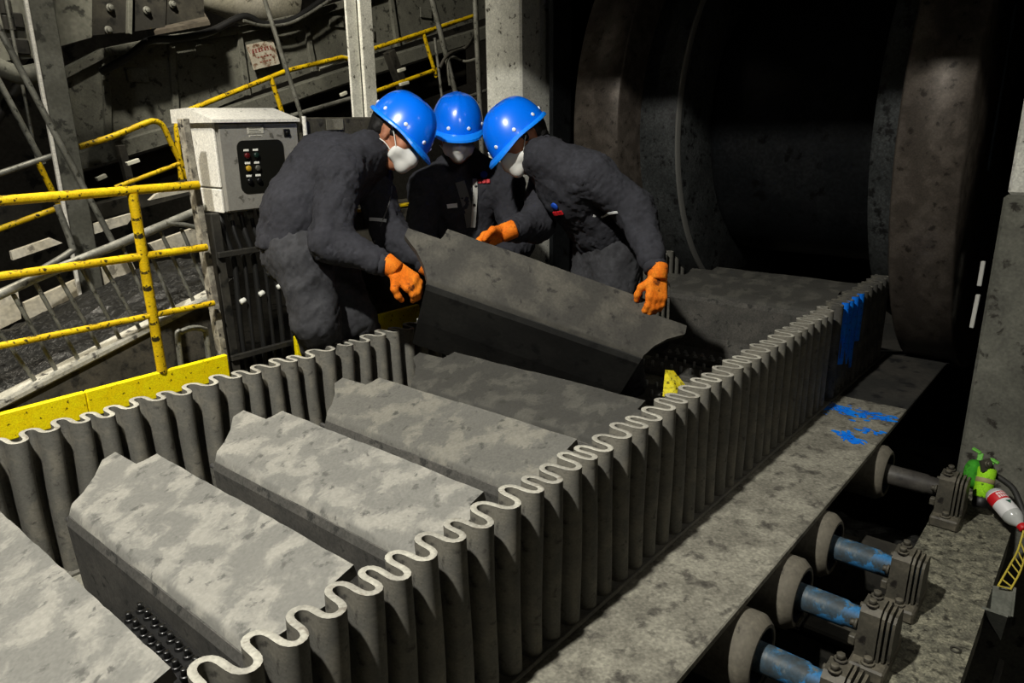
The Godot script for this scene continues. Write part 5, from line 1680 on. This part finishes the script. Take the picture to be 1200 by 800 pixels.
	for j in 22:
		var q := []
		for e in [j, j + 1]:
			var a: float = -2.75 + 5.5 * e / 22.0      # open at the front
			var dirn: Vector3 = -cf * cos(a) + cr * sin(a)
			q.append([J.neck + dirn * 0.088 - up * 0.02, J.neck + dirn * 0.082 + up * (0.05 - 0.02 * absf(a) / 2.75), dirn])
		mb.squad(q[0][0], q[1][0], q[1][1], q[0][1], q[0][2], q[1][2], q[1][2], q[0][2])
		mb.squad(q[0][0] - q[0][2] * 0.008, q[1][0] - q[1][2] * 0.008, q[1][1] - q[1][2] * 0.008, q[0][1] - q[0][2] * 0.008, -q[0][2], -q[1][2], -q[1][2], -q[0][2])
		mb.quad(q[0][1], q[1][1], q[1][1] - q[1][2] * 0.008, q[0][1] - q[0][2] * 0.008, up)
	part("collar", mb, cloth, jacket)
	# trousers and boots
	mb = MB.new()
	var tr := [
		[J.waist.lerp(J.pelvis, 0.4), J.pelvis, 0.135, 0.15, fwd, 1.12],
		[J.hip[0], J.kn[0], 0.11, 0.085], [J.kn[0], J.an[0], 0.085, 0.075],
		[J.hip[1], J.kn[1], 0.11, 0.085], [J.kn[1], J.an[1], 0.085, 0.075]]
	nets(mb, tr, 0.0125, 0.045, 0.013, 7.0, sd + 7)
	part("trousers", mb, pants, o)
	for h in 2:
		mb = MB.new()
		var f: Vector3 = J.toe[h]
		var an: Vector3 = J.an[h]
		var g := Vector3(an.x, J.floor + 0.045, an.z)
		nets(mb, [[an, g - f * 0.02, 0.055, 0.05], [g - f * 0.04, g + f * 0.15, 0.045, 0.042], [g + f * 0.15, g + f * 0.17, 0.044, 0.04]], 0.009, 0.03, 0.0, 1.0, 1, [[Vector3(0, J.floor + 0.002, 0), Vector3.DOWN]])
		part("boot", mb, plain("boot_black", Color(0.06, 0.06, 0.06), 0.6), o)
	for h in 2:
		mb = MB.new()
		nets(mb, hand_bones(J.wr[h], J.hd[h], J.pn[h], J.ts[h], J.curl[h], 1.12), 0.0045, 0.01)
		var d: Vector3 = J.hd[h].normalized()
		cyl(mb, J.wr[h] - d * 0.045, J.wr[h] + d * 0.02, 0.038, 24, 0.006)
		var gv := part("glove", mb, glove, o)
		gv.set_meta("label", "orange work glove")
	helmet(o, hc + hb.y * 0.03 + hb.z * 0.004, hb)
	mask_on(o, hbones, hc, hb)
	o.set_meta("bones", 0)
	o.remove_meta("bones")
	J.jacket = jacket
	J.jk = jk
	return o

func reflective(J: Dictionary, a: Vector3, b: Vector3, toward: Vector3, w := 0.014) -> void:
	var pts := []
	for i in 7:
		pts.append(on_bones(J.jk, a.lerp(b, i / 6.0) - toward * 0.5, toward, 0.05, 0.004))
	var mb := MB.new()
	ribbon(mb, pts, w, 0.004)
	part("reflective_strip", mb, plain("strip_white", Color(0.85, 0.86, 0.86), 0.4), J.jacket).set_meta("label", "white reflective strip")

func badge(J: Dictionary, a: Vector3, toward: Vector3, up: Vector3) -> void:
	var q := on_bones(J.jk, a - toward * 0.5, toward, 0.05, 0.007)
	var n: Vector3 = q[1]
	var u := (up - n * up.dot(n)).normalized()
	var r := u.cross(n)
	var mb := MB.new()
	cyl(mb, q[0] + u * 0.018 - n * 0.004, q[0] + u * 0.018 + n * 0.003, 0.017, 20, 0.001)
	part("badge", mb, plain("badge_blue", Color(0.05, 0.28, 0.7), 0.6), J.jacket).set_meta("label", "round blue chest badge")
	mb = MB.new()
	for k in 3:
		box(mb, Transform3D(Basis(r, u, n), q[0] - u * 0.014 + r * (k - 1) * 0.02 + n * 0.001), Vector3(0.017, 0.018, 0.006), 0.001)
	part("badge_lettering", mb, plain("badge_red", Color(0.72, 0.06, 0.1), 0.6), J.jacket).set_meta("label", "red lettering under the badge")

func workers() -> void:
	var look := Vector3(0.734, -0.285, -0.616)
	# left: stands on the far belt edge, bent over towards the right
	var J := {}
	J.head = Vector3(2.129, 1.246, -2.405)
	J.face = Vector3(0.245, -0.540, 0.801)
	J.crown = Vector3(0.527, 0.763, 0.356)
	J.neck = Vector3(2.020, 1.178, -2.454)
	J.chest = Vector3(1.891, 1.097, -2.554)
	J.waist = Vector3(1.785, 0.958, -2.583)
	J.pelvis = Vector3(1.733, 0.813, -2.578)
	J.hem = Vector3(1.732, 0.836, -2.590)
	J.front = Vector3(0.337, -0.462, 0.778).normalized()
	J.rc = 0.168
	J.rw = 0.165
	J.rh = 0.158
	J.sh = [Vector3(1.835, 1.113, -2.401), Vector3(2.121, 1.101, -2.574)]
	J.el = [Vector3(1.713, 0.868, -2.336), Vector3(2.115, 0.846, -2.463)]
	J.wr = [Vector3(1.830, 0.773, -2.119), Vector3(2.128, 0.711, -2.223)]
	J.cu = [Vector3(1.852, 0.771, -2.254), Vector3(2.165, 0.728, -2.349)]
	J.hd = [Vector3(0.417, -0.614, 0.618), Vector3(0.526, -0.354, 0.466)]
	J.pn = [Vector3(0.330, -0.670, -0.677), Vector3(-0.847, -0.055, 0.314)]
	J.ts = [-1.0, 1.0]
	J.curl = [0.75, 0.8]
	J.hip = [Vector3(1.692, 0.790, -2.487), Vector3(1.860, 0.740, -2.556)]
	J.kn = [Vector3(1.674, 0.546, -2.411), Vector3(1.882, 0.515, -2.458)]
	J.an = [Vector3(1.86, 0.1, -2.60), Vector3(2.13, 0.1, -2.55)]
	J.toe = [Vector3(0.429, 0.045, 0.815).normalized() * 0.9, Vector3(0.534, 0.015, 0.792).normalized() * 0.9]
	J.floor = 0.0
	worker("worker on the left bending far forward over the belt, seen from the side", Vector3(1.95, 0, -2.6), J, 3)
	reflective(J, Vector3(1.863, 0.976, -2.337), Vector3(1.942, 0.950, -2.312), look)
	var mb := MB.new()
	var zp := []
	for p in [Vector3(1.984, 1.099, -2.331), Vector3(1.967, 1.034, -2.322), Vector3(1.934, 0.953, -2.323), Vector3(1.889, 0.873, -2.339)]:
		zp.append(on_bones(J.jk, p - look * 0.4, look, 0.05, 0.006)[0])
	tube(mb, smooth(zp, 4), 0.003, 6)
	part("zipper", mb, plain("zipper_grey", Color(0.4, 0.4, 0.4), 0.4, 0.5), J.jacket)
	# middle: behind the lifted cleat, facing the viewer, head down
	J = {}
	J.head = Vector3(2.567, 1.243, -2.466)
	J.face = Vector3(-0.695, -0.125, 0.707)
	J.crown = Vector3(-0.074, 0.986, 0.105)
	J.neck = Vector3(2.684, 1.109, -2.556)
	J.chest = Vector3(2.700, 0.918, -2.579)
	J.waist = Vector3(2.729, 0.675, -2.594)
	J.pelvis = Vector3(2.740, 0.470, -2.583)
	J.hem = Vector3(2.740, 0.527, -2.593)
	J.front = Vector3(-0.726, 0.084, 0.671).normalized()
	J.rc = 0.165
	J.rw = 0.16
	J.rh = 0.16
	J.sh = [Vector3(2.550, 0.992, -2.662), Vector3(2.793, 0.995, -2.374)]
	J.el = [Vector3(2.435, 0.741, -2.618), Vector3(2.767, 0.729, -2.281)]
	J.wr = [Vector3(2.350, 0.645, -2.383), Vector3(2.492, 0.642, -2.212)]
	J.cu = [Vector3(2.367, 0.668, -2.437), Vector3(2.544, 0.657, -2.222)]
	J.hd = [Vector3(-0.398, -0.531, 0.583), Vector3(-0.654, -0.525, 0.275)]
	J.pn = [Vector3(-0.286, 0.414, 0.766), Vector3(-0.798, 0.425, 0.151)]
	J.ts = [-1.0, 1.0]
	J.curl = [0.7, 0.7]
	J.hip = [Vector3(2.668, 0.446, -2.625), Vector3(2.789, 0.439, -2.510)]
	J.kn = [Vector3(2.493, 0.240, -2.478), Vector3(2.635, 0.226, -2.368)]
	J.an = [Vector3(2.68, 0.1, -2.58), Vector3(2.86, 0.1, -2.56)]
	J.toe = [Vector3(-0.725, 0.258, 0.478).normalized() * 0.9, Vector3(-0.597, 0.255, 0.631).normalized() * 0.9]
	J.floor = 0.0
	worker("middle worker facing the viewer with head bowed, jacket open, behind the lifted cleat", Vector3(2.77, 0, -2.6), J, 13)
	reflective(J, Vector3(2.518, 0.923, -2.506), Vector3(2.549, 0.926, -2.469), look, 0.02)
	badge(J, Vector3(2.660, 1.044, -2.392), look, Vector3(0.228, 0.958, -0.172))
	mb = MB.new()
	var pl := []
	for p in [Vector3(2.582, 1.030, -2.479), Vector3(2.580, 0.968, -2.452), Vector3(2.576, 0.898, -2.424), Vector3(2.567, 0.836, -2.407)]:
		pl.append(on_bones(J.jk, p - look * 0.4, look, 0.05, 0.006))
	ribbon(mb, pl, 0.045, 0.003)
	part("shirt_front", mb, plain("shirt_grey", Color(0.36, 0.36, 0.35), 0.9), J.jacket)
	mb = MB.new()
	pl = []
	for p in [Vector3(2.632, 1.044, -2.426), Vector3(2.616, 0.979, -2.414), Vector3(2.593, 0.902, -2.407), Vector3(2.572, 0.836, -2.401)]:
		pl.append(on_bones(J.jk, p - look * 0.4, look, 0.05, 0.009))
	ribbon(mb, pl, 0.022, 0.004)
	part("placket", mb, plain("placket_pale", Color(0.62, 0.62, 0.6), 0.8), J.jacket)
	mb = MB.new()
	for p in [Vector3(2.626, 1.009, -2.417), Vector3(2.599, 0.929, -2.411)]:
		var q := on_bones(J.jk, p - look * 0.4, look, 0.05, 0.012)
		cyl(mb, q[0], q[0] + q[1] * 0.004, 0.007, 12, 0.001)
	part("snap_button", mb, plain("snap_dark", Color(0.1, 0.1, 0.1), 0.4, 0.5), J.jacket)
	# right: stands among the cleats inside the belt, bent to the left, arm stretched down to the cleat's right end
	J = {}
	J.head = Vector3(2.528, 1.216, -2.045)
	J.face = Vector3(-0.822, -0.499, -0.262)
	J.crown = Vector3(-0.299, 0.817, -0.491)
	J.neck = Vector3(2.518, 1.149, -1.929)
	J.chest = Vector3(2.625, 1.030, -1.843)
	J.waist = Vector3(2.725, 0.901, -1.794)
	J.pelvis = Vector3(2.797, 0.745, -1.766)
	J.hem = Vector3(2.761, 0.824, -1.781)
	J.front = Vector3(-0.843, -0.417, -0.243).normalized()
	J.rc = 0.16
	J.rw = 0.145
	J.rh = 0.14
	J.sh = [Vector3(2.707, 1.083, -2.030), Vector3(2.544, 1.079, -1.703)]
	J.el = [Vector3(2.570, 0.865, -2.011), Vector3(2.623, 0.949, -1.548)]
	J.wr = [Vector3(2.300, 0.865, -1.959), Vector3(2.507, 0.724, -1.372)]
	J.cu = [Vector3(2.474, 0.851, -2.054), Vector3(2.588, 0.791, -1.452)]
	J.hd = [Vector3(-0.697, -0.295, -0.531), Vector3(-0.345, -0.900, 0.167)]
	J.pn = [Vector3(-0.613, -0.623, 0.369), Vector3(0.391, -0.444, -0.789)]
	J.ts = [1.0, -1.0]
	J.curl = [1.0, 0.55]
	J.hip = [Vector3(2.820, 0.710, -1.853), Vector3(2.752, 0.719, -1.710)]
	J.kn = [Vector3(2.665, 0.456, -1.790), Vector3(2.657, 0.453, -1.668)]
	J.an = [Vector3(2.97, 0.1, -1.93), Vector3(2.92, 0.1, -1.72)]
	J.toe = [Vector3(-0.796, 0.098, -0.507).normalized() * 0.9, Vector3(-0.869, 0.127, -0.445).normalized() * 0.9]
	J.floor = 0.03
	worker("worker on the right leaning left, one orange glove stretched down to the lifted cleat", Vector3(2.95, 0, -1.82), J, 29)
	reflective(J, Vector3(2.458, 0.966, -1.623), Vector3(2.549, 0.943, -1.586), look, 0.009)
	badge(J, Vector3(2.373, 0.994, -1.738), look, Vector3(0.292, 0.957, -0.096))
